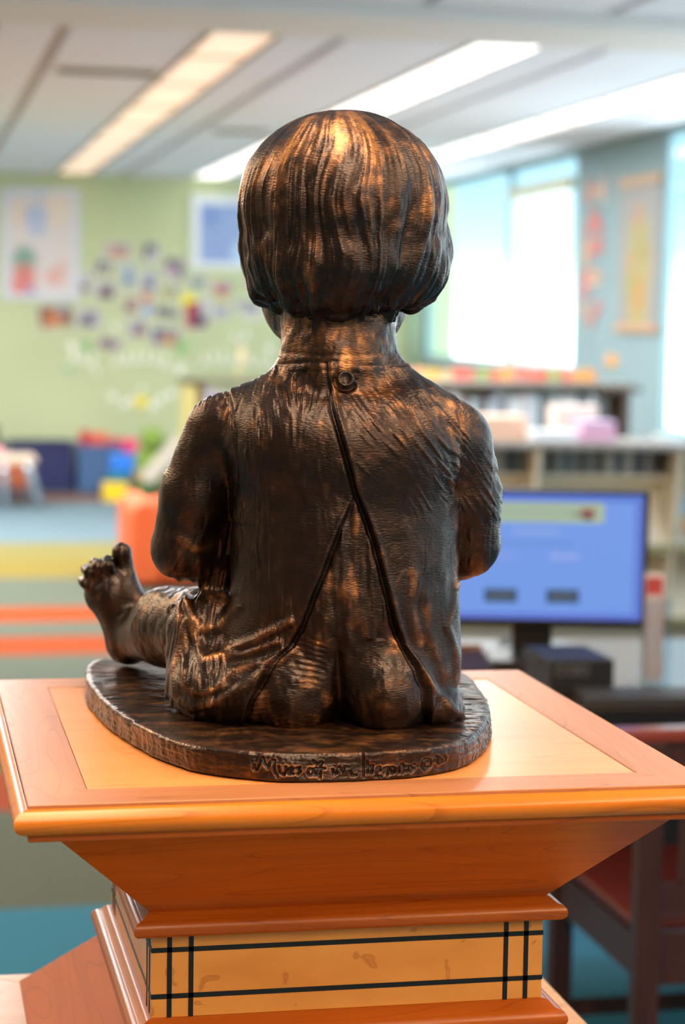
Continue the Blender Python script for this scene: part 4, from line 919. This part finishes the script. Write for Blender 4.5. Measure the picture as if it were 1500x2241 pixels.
def em(n, c, s=1.0):
    m = mat(n, (0, 0, 0), .3, emis=srgb(*c), es=s*.56); return m
scr = obj('screen', mr3(box(MXc-hw, MY+.001, MZc-hh, MXc+hw, MY+.005, MZc+hh)), em('screen_blue', (116, 156, 232)), mon)
def sb_(u0, v0, u1, v1, c, lay=1): obj('screen_block', mr3(box(MXc+u0*hw, MY+.001-.0006*lay, MZc+v0*hh, MXc+u1*hw, MY+.001-.0006*(lay-1), MZc+v1*hh)), em('screen_%d_%d_%d' % c, c), scr)
sb_(-1, .88, 1, 1, (92, 124, 214)); sb_(-1, -1, 1, -.90, (98, 122, 214)); sb_(.92, -.9, 1, .88, (100, 128, 214))
sb_(-.66, .55, .63, .86, (176, 192, 150)); sb_(-.62, .60, .59, .81, (160, 180, 158), 2)
sb_(.42, .62, .54, .78, (150, 96, 92), 3); sb_(.44, .60, .52, .66, (60, 60, 60), 4); sb_(.34, .66, .42, .70, (120, 110, 80), 3)
for i in range(9): sb_(-.22+i*.05, .36, -.19+i*.05, .43, (150, 176, 226))
for i in range(14): sb_(-.40+i*.055, .18, -.37+i*.055, .23, (96, 130, 196))
for i in range(5): sb_(-.42+i*.045, -.02, -.39+i*.045, .03, (144, 164, 226)); sb_(.14+i*.055, -.03, .185+i*.055, .04, (160, 172, 232))
for u in (-.47, .11): sb_(u, -.74, u+.31, -.52, (58, 84, 116)); sb_(u+.05, -.67, u+.26, -.58, (84, 92, 98), 2)
# black box with a row of rings on its front, keyboard, papers
bx_ = empty('black_box', (.97, 2.28, .75), 'black desktop box with grey ring marks on its front, below the monitor', 'device')
RA = math.radians(0); ca, cb = onZ(1202, 1524, .75), onZ(1343, 1521, .75)
yF = 2.075
obj('case', box(ca[0]+.002, yF, .7505, cb[0], yF+.19, .752+.072), P('black_case', 30, 30, 32, .45), bx_, bevel=.004)
for i in range(3):
    c_ = (ca[0]+.022+.024*i, yF-.001, .803); pts = [(c_[0]+.010*math.cos(a), c_[1], c_[2]+.009*math.sin(a)) for a in np.linspace(.5 if i == 0 else 0, 6.28 if i else 5.6, 15)]
    obj('front_mark', tube(pts, .0016, 6), greyp, bx_)
kb = empty('keyboard', (1.15, 1.97, .751), 'black computer keyboard along the front edge of the desk', 'keyboard')
def kbx(vf): return rot(vf, math.radians(-4), (1.1, 1.95))
obj('keyboard_tray', kbx(box(.93, 1.937, .751, 1.38, 2.065, .762)), P('keyboard_black', 44, 44, 46, .5), kb, bevel=.003)
ks = [box(.938+.0215*i, 1.943+.0235*j, .7625, .938+.0215*i+.018, 1.943+.0235*j+.019, .769) for i in range(20) for j in range(5)]
o_ = obj('keys', kbx(join(*ks)), P('key_grey', 74, 76, 80, .5), kb); o_['kind'] = 'stuff'
def paper(x, y, w, d, a, c, lb, z=.7512, n='paper_sheet'):
    return tag(obj(n, rot(box(x-w/2, y-d/2, z, x+w/2, y+d/2, z+.004), a, (x, y)), P('paper_%d%d%d' % c, *c, .6)), lb, 'paper')
paper(.80, 2.66, .20, .14, .2, (206, 200, 194), 'pale papers lying on the desk left of the monitor base')
paper(1.55, 2.45, .26, .30, -.2, (206, 196, 190), 'pale pinkish sheet on the desk beyond the acrylic stand')
pen = empty('desk_organizer', (.80, 2.35, .75), 'dark brown desk organizer behind the statue base, left of the monitor', 'organizer')
obj('organizer_body', prism([(2.28, .7505), (2.46, .7505), (2.46, .775), (2.38, .80), (2.28, .77)], 'x', .70, .84), P('brown_plastic', 66, 44, 36, .4), pen, bevel=.003)
obj('divider', box(.70, 2.38, .80, .84, 2.385, .81), P('brown_gold', 150, 96, 50, .4), pen)
cabl = [onZ(px, py, .7555) for px, py in ((1075, 1432), (1100, 1412), (1125, 1408), (1118, 1398), (1095, 1400), (1108, 1390))]
tag(obj('cable', tube(cabl, .004, 6), greyp, None, smooth=True), 'grey cable coiled behind the monitor base', 'cable')
# acrylic leaflet stand
a0 = onZ(1410, 1500, .75); a1 = onZ(1456, 1500, .75)
ac = empty('leaflet_stand', (1.16, 2.2, .75), 'clear leaflet stand with red-topped leaflets at the end of the desk, right of the monitor', 'leaflet holder')
clear = glass
obj('stand_shell', join(box(a0[0], 2.17, .7505, a1[0]+.012, 2.174, .93), box(a0[0], 2.205, .7505, a1[0]+.012, 2.209, .995), box(a0[0], 2.174, .7505, a1[0]+.012, 2.205, .756), box(a0[0], 2.174, .756, a0[0]+.003, 2.205, .93), box(a1[0]+.009, 2.174, .756, a1[0]+.012, 2.205, .93)), clear, ac)
for i, (c, z1) in enumerate((((240, 224, 224), .985), ((230, 180, 180), .970), ((206, 80, 74), .975), ((222, 204, 206), .94))):
    z0 = .757 if i != 2 else .935
    obj('leaflet', box(a0[0]+.004, 2.198-.004*i, z0, a1[0]+.002-.004*i, 2.2-.004*i, z1), P('leaflet_%d' % i, *c, .5), ac)
# chair
ch = empty('armless_chair', (1.12, 1.74, 0), 'dark cherry slatted chair with red-brown leather seat, pushed up to the desk', 'chair')
X0, X1, Y0, Y1 = .90, 1.36, 1.50, 1.98
for x in (X0, X1):
    obj('leg', box(x-.022, Y0-.02, 0, x+.022, Y0+.02, .86 if False else .775), chairw, ch, bevel=.004)
    obj('leg', box(x-.022, Y1-.02, 0, x+.022, Y1+.02, .43), chairw, ch, bevel=.004)
obj('seat', box(X0-.012, Y0+.021, .425, X1+.012, Y1+.03, .455), leath, ch, bevel=.012, seg=3)
obj('seat_rail', box(X0+.0225, Y0-.012, .34, X1-.0225, Y0+.012, .43), chairw, ch); obj('seat_rail', box(X0+.0225, Y1-.012, .36, X1-.0225, Y1+.012, .424), chairw, ch)
for x in (X0, X1): obj('seat_rail', box(x-.012, Y0+.0205, .345, x+.012, Y1-.0205, .424), chairw, ch)
obj('top_rail', box(X0-.10, Y0-.024, .776, X1+.10, Y0+.024, .80), P('red_brown_rail', 132, 50, 30, .3, coat=.4), ch, bevel=.006)
obj('back_rail', box(X0+.0225, Y0-.012, .705, X1-.0225, Y0+.012, .7755), chairw, ch); obj('back_rail', box(X0+.0225, Y0-.012, .47, X1-.0225, Y0+.012, .52), chairw, ch)
for i in range(6): obj('back_slat', box(X0+.072+.066*i-.012, Y0-.007, .5205, X0+.072+.066*i+.012, Y0+.007, .7045), chairw, ch)
for x in (X0, X1): obj('stretcher', box(x-.010, Y0+.0205, .10, x+.010, Y1-.0205, .135), chairw, ch)
obj('stretcher', box(X0+.0225, Y1-.01, .12, X1-.0225, Y1+.01, .15), chairw, ch); obj('stretcher', box(X0+.0225, Y0-.01, .06, X1-.0225, Y0+.01, .09), chairw, ch)
# ------------------------------------------------------------------ bookcases by the windows
cream = P('cream_shelf', 238, 232, 212, .6, var=.05); greyt = P('grey_laminate', 150, 146, 142, .4); brn = P('dark_brown_wood', 84, 70, 60, .5)
rk = empty('display_rack', (3.1, 7.9, 0), 'long low cream display rack with grey top, behind the monitor', 'bookcase')
def rr_(vf): return rot(vf, math.radians(-7), (2.5, 7.85))
obj('rack_top', rr_(box(1.9, 7.62, .90, 3.95, 8.22, .93)), greyt, rk, bevel=.004)
for x in (1.92, 2.62, 3.32, 3.93): obj('upright', rr_(prism([(7.90, 0), (8.20, 0), (8.20, .899), (7.64, .899), (7.64, .87)], 'x', x-.012, x+.012)), greyt if x > 3.5 else cream, rk)
obj('rack_back', rr_(box(1.933, 8.15, .05, 3.917, 8.17, .899)), cream, rk)
for z0, z1, ya_, yb2 in ((.03, .38, 7.86, 8.06), (.40, .74, 7.78, 8.0)):
    for xa, xb in ((1.933, 2.607), (2.633, 3.307), (3.333, 3.917)):
        obj('sloped_shelf', rr_(prism([(ya_, z0), (ya_+.02, z0), (yb2, z1), (yb2-.02, z1)], 'x', xa, xb)), cream, rk)
        obj('shelf_lip', rr_(box(xa, ya_-.03, z0-.01, xb, ya_, z0+.03)), P('olive_lip', 150, 150, 110, .6), rk)
obj('shelf_board', rr_(box(1.933, 7.80, .745, 3.917, 8.149, .765)), cream, rk)
# books standing under the rack's top
bc_ = [(70, 90, 96), (110, 112, 116), (150, 160, 166), (60, 84, 110), (46, 52, 66), (30, 44, 60), (170, 176, 180), (96, 96, 90), (40, 36, 44), (80, 110, 124), (200, 206, 206), (60, 64, 58)]
names = {(70, 90, 96): 'slate green', (110, 112, 116): 'mid grey', (150, 160, 166): 'pale blue-grey', (60, 84, 110): 'steel blue', (46, 52, 66): 'dark navy', (30, 44, 60): 'ink blue', (170, 176, 180): 'light grey', (96, 96, 90): 'olive grey', (40, 36, 44): 'near-black', (80, 110, 124): 'teal grey', (200, 206, 206): 'off-white', (60, 64, 58): 'charcoal green'}
def book(x, y, z, t, d, h, c, lb, ang, grp, piv, lean=0.0):
    b_ = empty('book', tuple(np.array(rot(([(x+t/2, y+d/2, z)], []), ang, piv)[0])[0]), lb, 'book', grp)
    def q(vf):
        V, F = vf; V = np.array(V, float); V[:, 0] += (V[:, 2]-z)*lean
        return rot((V, F), ang, piv)
    obj('cover', q(join(box(x, y, z, x+.003, y+d, z+h), box(x+t-.003, y, z, x+t, y+d, z+h), box(x+.003, y, z, x+t-.003, y+.004, z+h))), P('cover_%d_%d_%d' % c, *c, .5), b_)
    obj('pages', q(box(x+.003, y+.004, z+.004, x+t-.003, y+d-.004, z+h-.005)), P('page_block', 224, 220, 208, .8), b_)
x = 2.38; i = 0
order = ['first', 'second', 'third', 'fourth', 'fifth', 'sixth', 'seventh', 'eighth', 'ninth', 'tenth', 'eleventh', 'twelfth', 'thirteenth', 'fourteenth', 'fifteenth', 'sixteenth', 'seventeenth', 'eighteenth', 'nineteenth', 'twentieth', 'twenty-first', 'twenty-second', 'twenty-third', 'twenty-fourth', 'twenty-fifth', 'twenty-sixth', 'twenty-seventh', 'twenty-eighth']
rb = random.Random(4)
while x < 3.25 and i < 26:
    t_ = rb.choice([.022, .03, .038, .045]); c = bc_[(i*5+rb.randint(0, 2)) % 12]
    if 3.30-t_ > x and not (2.60-t_ < x < 2.64): book(x, 7.86, .766, t_, .18, rb.uniform(.105, .128), c, '%s book under the rack top, %s from the statue' % (names[c], order[i]), math.radians(-7), 'books under the top of the display rack', (2.5, 7.85)); i += 1
    x += t_+.004
# face-out books on the slopes
for (u0, u1, z0, z1, c, c2, lb) in ((3.36, 3.56, .46, .66, (176, 206, 222), (226, 170, 90), 'pale blue and orange picture book facing out, beside the monitor edge'), (2.70, 2.86, .45, .66, (206, 196, 150), (120, 130, 90), 'cream picture book facing out behind the monitor'), (3.62, 3.80, .44, .66, (222, 206, 160), (214, 150, 70), 'cream and orange picture book facing out at the frame edge')):
    b_ = empty('picture_book', tuple(np.array(rr_(([((u0+u1)/2, 7.79, z0)], []))[0])[0]), lb, 'book', 'picture books facing out on the rack')
    f = lambda z: 7.765+(z-.40)*.22/.34-.0
    def slab(a, b, za, zb, off, th): return rr_(prism([(f(za)-off-th, za), (f(za)-off, za), (f(zb)-off, zb), (f(zb)-off-th, zb)], 'x', a, b))
    obj('cover', slab(u0, u1, z0, z1, .003, .012), P('pb_%d%d%d' % c, *c, .4), b_)
    obj('cover_picture', slab(u0+.01, u1-.02, z0+.01, (z0+z1)/2, .0155, .002), P('pb_%d%d%d' % c2, *c2, .4), b_)
# things lying on the rack
def rrz(px, py, y=7.75): p_ = onY(px, py, y); return p_[0]
def boxed(n, x0, x1, y0, y1, z0, z1, c, lb, cat, lid=None):
    t = empty(n, ((x0+x1)/2, (y0+y1)/2, z0), lb, cat)
    obj('box_body', box(x0, y0, z0, x1, y1, z1-.012), P('bd_%d%d%d' % c, *c, .5), t, bevel=.004)
    l = lid or tuple(min(255, v+14) for v in c); obj('lid', box(x0-.002, y0-.002, z1-.0118, x1+.002, y1+.002, z1), P('bd_%d%d%d' % l, *l, .5), t, bevel=.003); return t
boxed('storage_box', rrz(1050, 930), rrz(1162, 930), 7.80, 8.05, .932, 1.045, (236, 196, 170), 'peach storage box on the rack top, nearest the statue shoulder', 'box', (246, 214, 190))
boxed('flat_box', rrz(1156, 940), rrz(1252, 940), 7.66, 7.78, .932, .985, (234, 240, 246), 'flat white box lying in front of the books on the rack top', 'box')
boxed('pink_box', rrz(1268, 920), rrz(1342, 920), 7.70, 7.86, .932, 1.03, (226, 176, 206), 'pink and lilac box on the rack top', 'box', (214, 190, 226))
boxed('cream_box', rrz(1240, 880), rrz(1335, 880), 7.92, 8.05, .932, 1.095, (236, 222, 210), 'cream box standing behind the pink box', 'box')
# far bookcase against the windows
fb = empty('bookcase', (3.2, 10.1, 0), 'far bookcase with grey top and dark end panel under the tall windows', 'bookcase')
def fr2(vf): return rot(vf, math.radians(-5), (3.0, 10))
obj('top_board', fr2(box(2.2, 9.85, 1.13, 3.86, 10.22, 1.155)), greyt, fb, bevel=.004)
obj('end_panel', fr2(box(3.80, 9.87, 0, 3.84, 10.2, 1.129)), brn, fb); obj('end_panel', fr2(box(2.22, 9.87, 0, 2.26, 10.2, 1.129)), brn, fb)
obj('back_board', fr2(box(2.261, 10.17, .02, 3.799, 10.19, 1.129)), cream, fb)
for z in (.06, .45, .82): obj('shelf_board', fr2(box(2.261, 9.89, z, 3.799, 10.169, z+.022)), greyt, fb)
obj('end_cap', fr2(box(3.70, 9.83, 1.10, 3.90, 9.849, 1.13)), brn, fb)
fc = [(206, 216, 226), (150, 140, 120), (188, 206, 214), (110, 116, 128), (222, 226, 230), (160, 170, 190), (96, 104, 110), (200, 196, 206), (130, 136, 140), (90, 60, 66)]
fn = ['pale ice-blue', 'khaki', 'light sky', 'slate', 'white', 'periwinkle', 'graphite', 'lilac grey', 'stone grey', 'maroon']
x = 2.74; i = 0
while x < 3.7 and i < 28:
    t_ = rb.choice([.026, .034, .045]); k = (i*3+rb.randint(0, 1)) % 10
    book(x, 9.93, .843, t_, .17, rb.uniform(.20, .26), fc[k], '%s book on the upper shelf under the leaf garland, %s from the statue' % (fn[k], order[i]), math.radians(-5), 'books on the upper shelf of the far bookcase', (3.0, 10)); x += t_+.004; i += 1
ga = empty('leaf_garland', (3.1, 9.95, 1.156), 'garland of red, orange and yellow paper leaves along the far bookcase top', 'garland')
gc = [(226, 150, 140), (232, 190, 130), (236, 200, 90), (214, 196, 150), (226, 110, 100), (222, 130, 110), (150, 176, 110), (226, 120, 80), (236, 180, 90), (214, 140, 120), (222, 110, 80), (226, 100, 74), (170, 180, 110), (226, 120, 90), (236, 180, 80), (232, 160, 80)]
gx0 = 2.52
for i in range(32):
    c = gc[(i//2) % 16]; x = gx0+i*.036; h = .05+.028*rb.random(); w = .03
    pts = [(x-w, 1.157), (x-w*.5, 1.157+h*.7), (x-w*.9, 1.157+h*.8), (x, 1.157+h*1.15), (x+w*.9, 1.157+h*.75), (x+w*.5, 1.157+h*.6), (x+w, 1.157)]
    yy = 9.96+.02*(i % 3); V_, F_ = prism([(a, b) for a, b in pts], 'y', yy, yy+.006); obj('paper_leaf', fr2((V_, F_)), P('leaf_%d_%d_%d' % c, *c, .6), ga)
fg = empty('flower_pot', (3.75, 10.0, 1.156), 'little pot with an orange flower at the end of the far bookcase top', 'flower pot')
c_ = onY(1335, 830, 9.98)
obj('pot', disc((c_[0], 9.98, 1.156), [(.001, .0), (.03, .0), (.04, .05), (.034, .05), (.03, .045), (.001, .045)], (0, 0, 1), 14), P('pot_grey', 170, 170, 160, .6), fg, smooth=True)
obj('stem', tube([(c_[0], 9.98, 1.20), (c_[0]+.01, 9.98, 1.26)], .005, 6), P('stem_green', 110, 130, 70), fg)
for a in range(6): obj('petal', sphere((c_[0]+.01+.026*math.cos(a*1.047), 9.98, 1.28+.026*math.sin(a*1.047)), .02, 8, 6, (1, .5, 1)), P('petal_orange', 222, 160, 96), fg, smooth=True)
# ------------------------------------------------------------------ play area by the green wall
# dark-topped display shelf
ls = empty('display_shelf', (2.2, 13.2, 0), 'tall display shelf with dark top and cream side post, behind the statue shoulder', 'bookcase')
obj('top_board', box(1.60, 13.0, 1.02, 2.75, 13.4, 1.05), P('dark_brown_wood', 84, 70, 60), ls)
for x in (1.66, 2.68): obj('side_post', box(x-.04, 13.02, 0, x+.03, 13.38, 1.019), P('olive_cream_post', 186, 176, 110, .6), ls)
obj('inner_panel', box(1.70, 13.05, .02, 1.75, 13.36, 1.019), P('brown_panel', 130, 104, 76), ls)
for z in (.10, .45, .78): obj('shelf_board', box(1.751, 13.04, z, 2.639, 13.36, z+.02), P('cream_shelf', 214, 208, 184), ls)
for i, (c, n_) in enumerate((((206, 206, 224), 'pale lilac'), ((170, 140, 190), 'violet'), ((216, 218, 222), 'white'), ((140, 180, 130), 'green'), ((200, 190, 200), 'mauve'), ((120, 150, 110), 'leaf green'))):
    book(1.77+i*.05, 13.06, .801, .042, .2, .19-.02*(i % 3), c, '%s book on the dark-topped display shelf, behind the statue shoulder' % n_, 0, 'books on the dark-topped display shelf', (0, 0))
sg = empty('sign_holder', (2.02, 13.2, 1.051), 'thin brown sign stand on the dark shelf top, left of the statue neck', 'sign')
q0, q1 = onY(522, 830, 13.2), onY(530, 765, 13.2)
obj('sign_post', tube([(q0[0], 13.2, 1.062), (q1[0], 13.2, q1[2])], .014, 8), P('tan_post', 196, 184, 140), sg); obj('sign_base', disc((q0[0], 13.2, 1.0505), [(.001, 0), (.05, 0), (.05, .012), (.001, .012)], (0, 0, 1), 16), P('tan_post', 196, 184, 140), sg)
obj('sign_plate', box(q1[0]-.03, 13.19, q1[2]-.08, q1[0]+.03, 13.2, q1[2]+.02), P('tan_plate', 200, 186, 150), sg)
# bins
def bin_(x0, x1, y0, y1, z1, c, lb):
    t = empty('storage_bin', ((x0+x1)/2, (y0+y1)/2, 0), lb, 'bin', 'storage bins along the green wall'); w = .02; m_ = P('bin_%d_%d_%d' % c, *c, .5)
    obj('bin_body', join(box(x0, y0, .002, x1, y0+w, z1), box(x0, y1-w, .002, x1, y1, z1), box(x0, y0+w, .002, x0+w, y1-w, z1), box(x1-w, y0+w, .002, x1, y1-w, z1), box(x0+w, y0+w, .002, x1-w, y1-w, .03)), m_, t)
    obj('bin_rim', join(box(x0-.012, y0-.012, z1-.04, x1+.012, y0-.0005, z1+.004), box(x0-.012, y1+.0005, z1-.04, x1+.012, y1+.012, z1+.004)), m_, t)
bin_(.50, 1.035, 15.9, 16.35, .415, (22, 32, 82), 'navy blue storage bin against the green wall, beside the play table')
bin_(1.08, 1.545, 15.9, 16.35, .40, (66, 98, 142), 'steel blue storage bin against the green wall, with red toys on top')
bin_(-.15, .46, 15.9, 16.35, .40, (22, 32, 82), 'navy blue storage bin partly behind the play table')
def toybrick(x, y, z, w, d, h, c, lb, n='toy_block'):
    t = empty(n, (x, y, z), lb, 'toy', 'building blocks by the bins'); m_ = P('toy_%d_%d_%d' % c, *c, .35)
    obj('block_body', box(x-w/2, y-d/2, z, x+w/2, y+d/2, z+h-.0), m_, t, bevel=.008)
    for i in range(2):
        for j in range(2): obj('stud', disc((x+(i-.5)*w*.5, y+(j-.5)*d*.5, z+h), [(.22*w*.5, 0), (.22*w*.5, .018), (.001, .018)], (0, 0, 1), 10), m_, t)
toybrick(1.305, 15.0, .001, .20, .2, .15, (242, 204, 40), 'big yellow toy block standing on the floor before the bins')
toybrick(1.335, 15.02, .17, .17, .16, .05, (20, 130, 150), 'teal toy block on top of the yellow one')
toybrick(1.36, 15.03, .24, .19, .17, .14, (40, 120, 220), 'blue toy block on top of the teal one')
toybrick(1.43, 15.06, .40, .11, .12, .10, (214, 50, 104), 'magenta toy block at the top of the stack')
toybrick(1.55, 15.3, .001, .125, .13, .10, (0, 156, 90), 'green toy block on the floor beside the yellow one')
toybrick(1.55, 15.3, .12, .13, .13, .10, (214, 176, 50), 'amber toy block on top of the green one')
for x, y, w, h, c, lb in ((1.15, 16.12, .09, .11, (196, 40, 50), 'dark red toy standing up in the steel blue bin'), (1.275, 16.1, .14, .09, (222, 96, 70), 'coral toy lying over the edge of the steel blue bin'), (1.42, 16.1, .12, .05, (206, 60, 80), 'crimson toy at the far end of the steel blue bin')):
    t = empty('toy', (x, y, .31), lb, 'toy', 'red toys in the steel blue bin'); obj('toy_body', box(x-w/2, y-.06, .033, x+w/2, y+.06, .40+h), P('toy_%d_%d_%d' % c, *c, .4), t, bevel=.015, seg=3)
for x, c, lb in ((.32, (30, 28, 34), 'black toy on top of the navy bin behind the play table'), (.02, (130, 140, 40), 'olive toy in the navy bin at the picture edge')):
    t = empty('soft_toy', (x, 16.1, .3), lb, 'toy'); obj('toy_body', sphere((x, 16.1, .40), .11, 14, 10, (1.0, 1, .9)), P('st_%d%d%d' % c, *c, .9), t, smooth=True); obj('ear', sphere((x-.07, 16.05, .52), .035, 8, 6), P('st_%d%d%d' % c, *c, .9), t, smooth=True); obj('ear', sphere((x+.07, 16.05, .52), .035, 8, 6), P('st_%d%d%d' % c, *c, .9), t, smooth=True)
# play table with chrome legs
pt = empty('play_table', (.25, 14.5, 0), 'small beige play table with splayed chrome legs at the picture edge', 'table')
obj('tabletop', box(-.25, 14.2, .36, .625, 14.8, .405), P('beige_top', 206, 186, 166, .4), pt, bevel=.012, seg=3)
chrome = mat('chrome', (.85, .88, .95), .12, metal=.9)
for sx, x in ((1, .53), (-1, -.15)):
    for y in (14.25, 14.72): obj('leg', tube([(x, y, .36), (x+sx*.03, y, .32), (x+sx*.13, y-.0, .015)], [.03, .034, .026], 12), chrome, pt, smooth=True)
obj('leg', tube([(.37, 14.25, .36), (.375, 14.25, .3), (.385, 14.25, .02)], [.03, .034, .026], 12), chrome, pt, smooth=True)
cc = empty('child_chair', (.42, 14.95, 0), 'orange child chair tucked under the play table', 'chair')
obj('seat', box(.30, 15.0, .24, .60, 15.28, .27), P('orange_plastic', 214, 120, 80, .4), cc, bevel=.01); obj('backrest', box(.30, 14.97, .10, .60, 14.999, .33), P('orange_plastic', 214, 120, 80, .4), cc, bevel=.01)
for x in (.32, .58):
    for y in (15.03, 15.25): obj('leg', tube([(x, y, .24), (x, y, .0)], .011, 8), chrome, cc)
t = empty('folded_cloth', (.28, 14.5, .406), 'pink folded cloth on the play table at the picture edge', 'cloth'); obj('cloth_fold', box(.05, 14.3, .4055, .40, 14.6, .44), P('pink_cloth', 224, 176, 176, .8), t, bevel=.015, seg=3); obj('cloth_fold', box(.08, 14.33, .4405, .36, 14.57, .475), P('pink_cloth2', 230, 160, 166, .8), t, bevel=.015, seg=3)
# grey ramp toy with green bins under it
rp = empty('toy_ramp', (1.75, 14.2, 0), 'grey sloping toy ramp over green trays, left of the statue arm', 'toy')
obj('ramp_board', prism([(1.43, .24), (1.50, .20), (2.05, .80), (1.98, .84)], 'y', 14.0, 14.5), P('ramp_grey', 186, 180, 166, .5), rp, bevel=.01)
obj('ramp_leg', box(1.95, 14.02, 0, 2.02, 14.48, .77), P('ramp_grey', 186, 180, 166), rp)
obj('tray', box(1.66, 14.05, .002, 1.93, 14.45, .17), P('grey_tray', 170, 168, 160), rp, bevel=.01); obj('tray', box(1.66, 14.05, .175, 1.93, 14.45, .30), P('green_tray', 110, 150, 60), rp, bevel=.01); obj('tray', box(1.72, 14.05, .305, 1.93, 14.45, .42), P('terracotta_tray', 170, 100, 76), rp, bevel=.01)
gt = empty('plush_toy', (1.55, 15.9, 0), 'green plush toy sitting behind the block stack', 'toy'); obj('toy_body', sphere((1.68, 15.7, .2), .2, 14, 10, (.8, .7, 1)), P('plush_green', 130, 160, 70, .9), gt, smooth=True); obj('toy_head', sphere((1.68, 15.66, .46), .11, 14, 10), P('plush_green', 130, 160, 70, .9), gt, smooth=True)
# orange armchair
ar = empty('armchair', (1.3, 9.9, 0), 'orange upholstered armchair behind the statue arm', 'armchair'); om = P('orange_upholstery', 205, 92, 44, .6, var=.06, scale=4)
def arm(x0, x1): # rounded arm profile in x-z
    r = (x1-x0)/2; return [(x0, .03), (x1, .03), (x1, .49-r)]+[((x0+x1)/2+r*math.cos(a), .49-r+r*math.sin(a)) for a in np.linspace(.15, math.pi-.15, 9)]+[(x0, .49-r)]
for x0 in (.84, 1.56): obj('arm', prism(arm(x0, x0+.17), 'y', 9.45, 10.15), om, ar, bevel=.02, seg=3)
obj('seat', box(1.012, 9.47, .03, 1.558, 9.98, .36), om, ar, bevel=.03, seg=3); obj('backrest', box(1.012, 9.99, .03, 1.558, 10.18, .46), om, ar, bevel=.04, seg=3)
for x in (.88, 1.69):
    for y in (9.5, 10.1): obj('foot', box(x-.02, y-.02, 0, x+.02, y+.02, .029), P('dark_brown_wood', 84, 70, 60), ar)
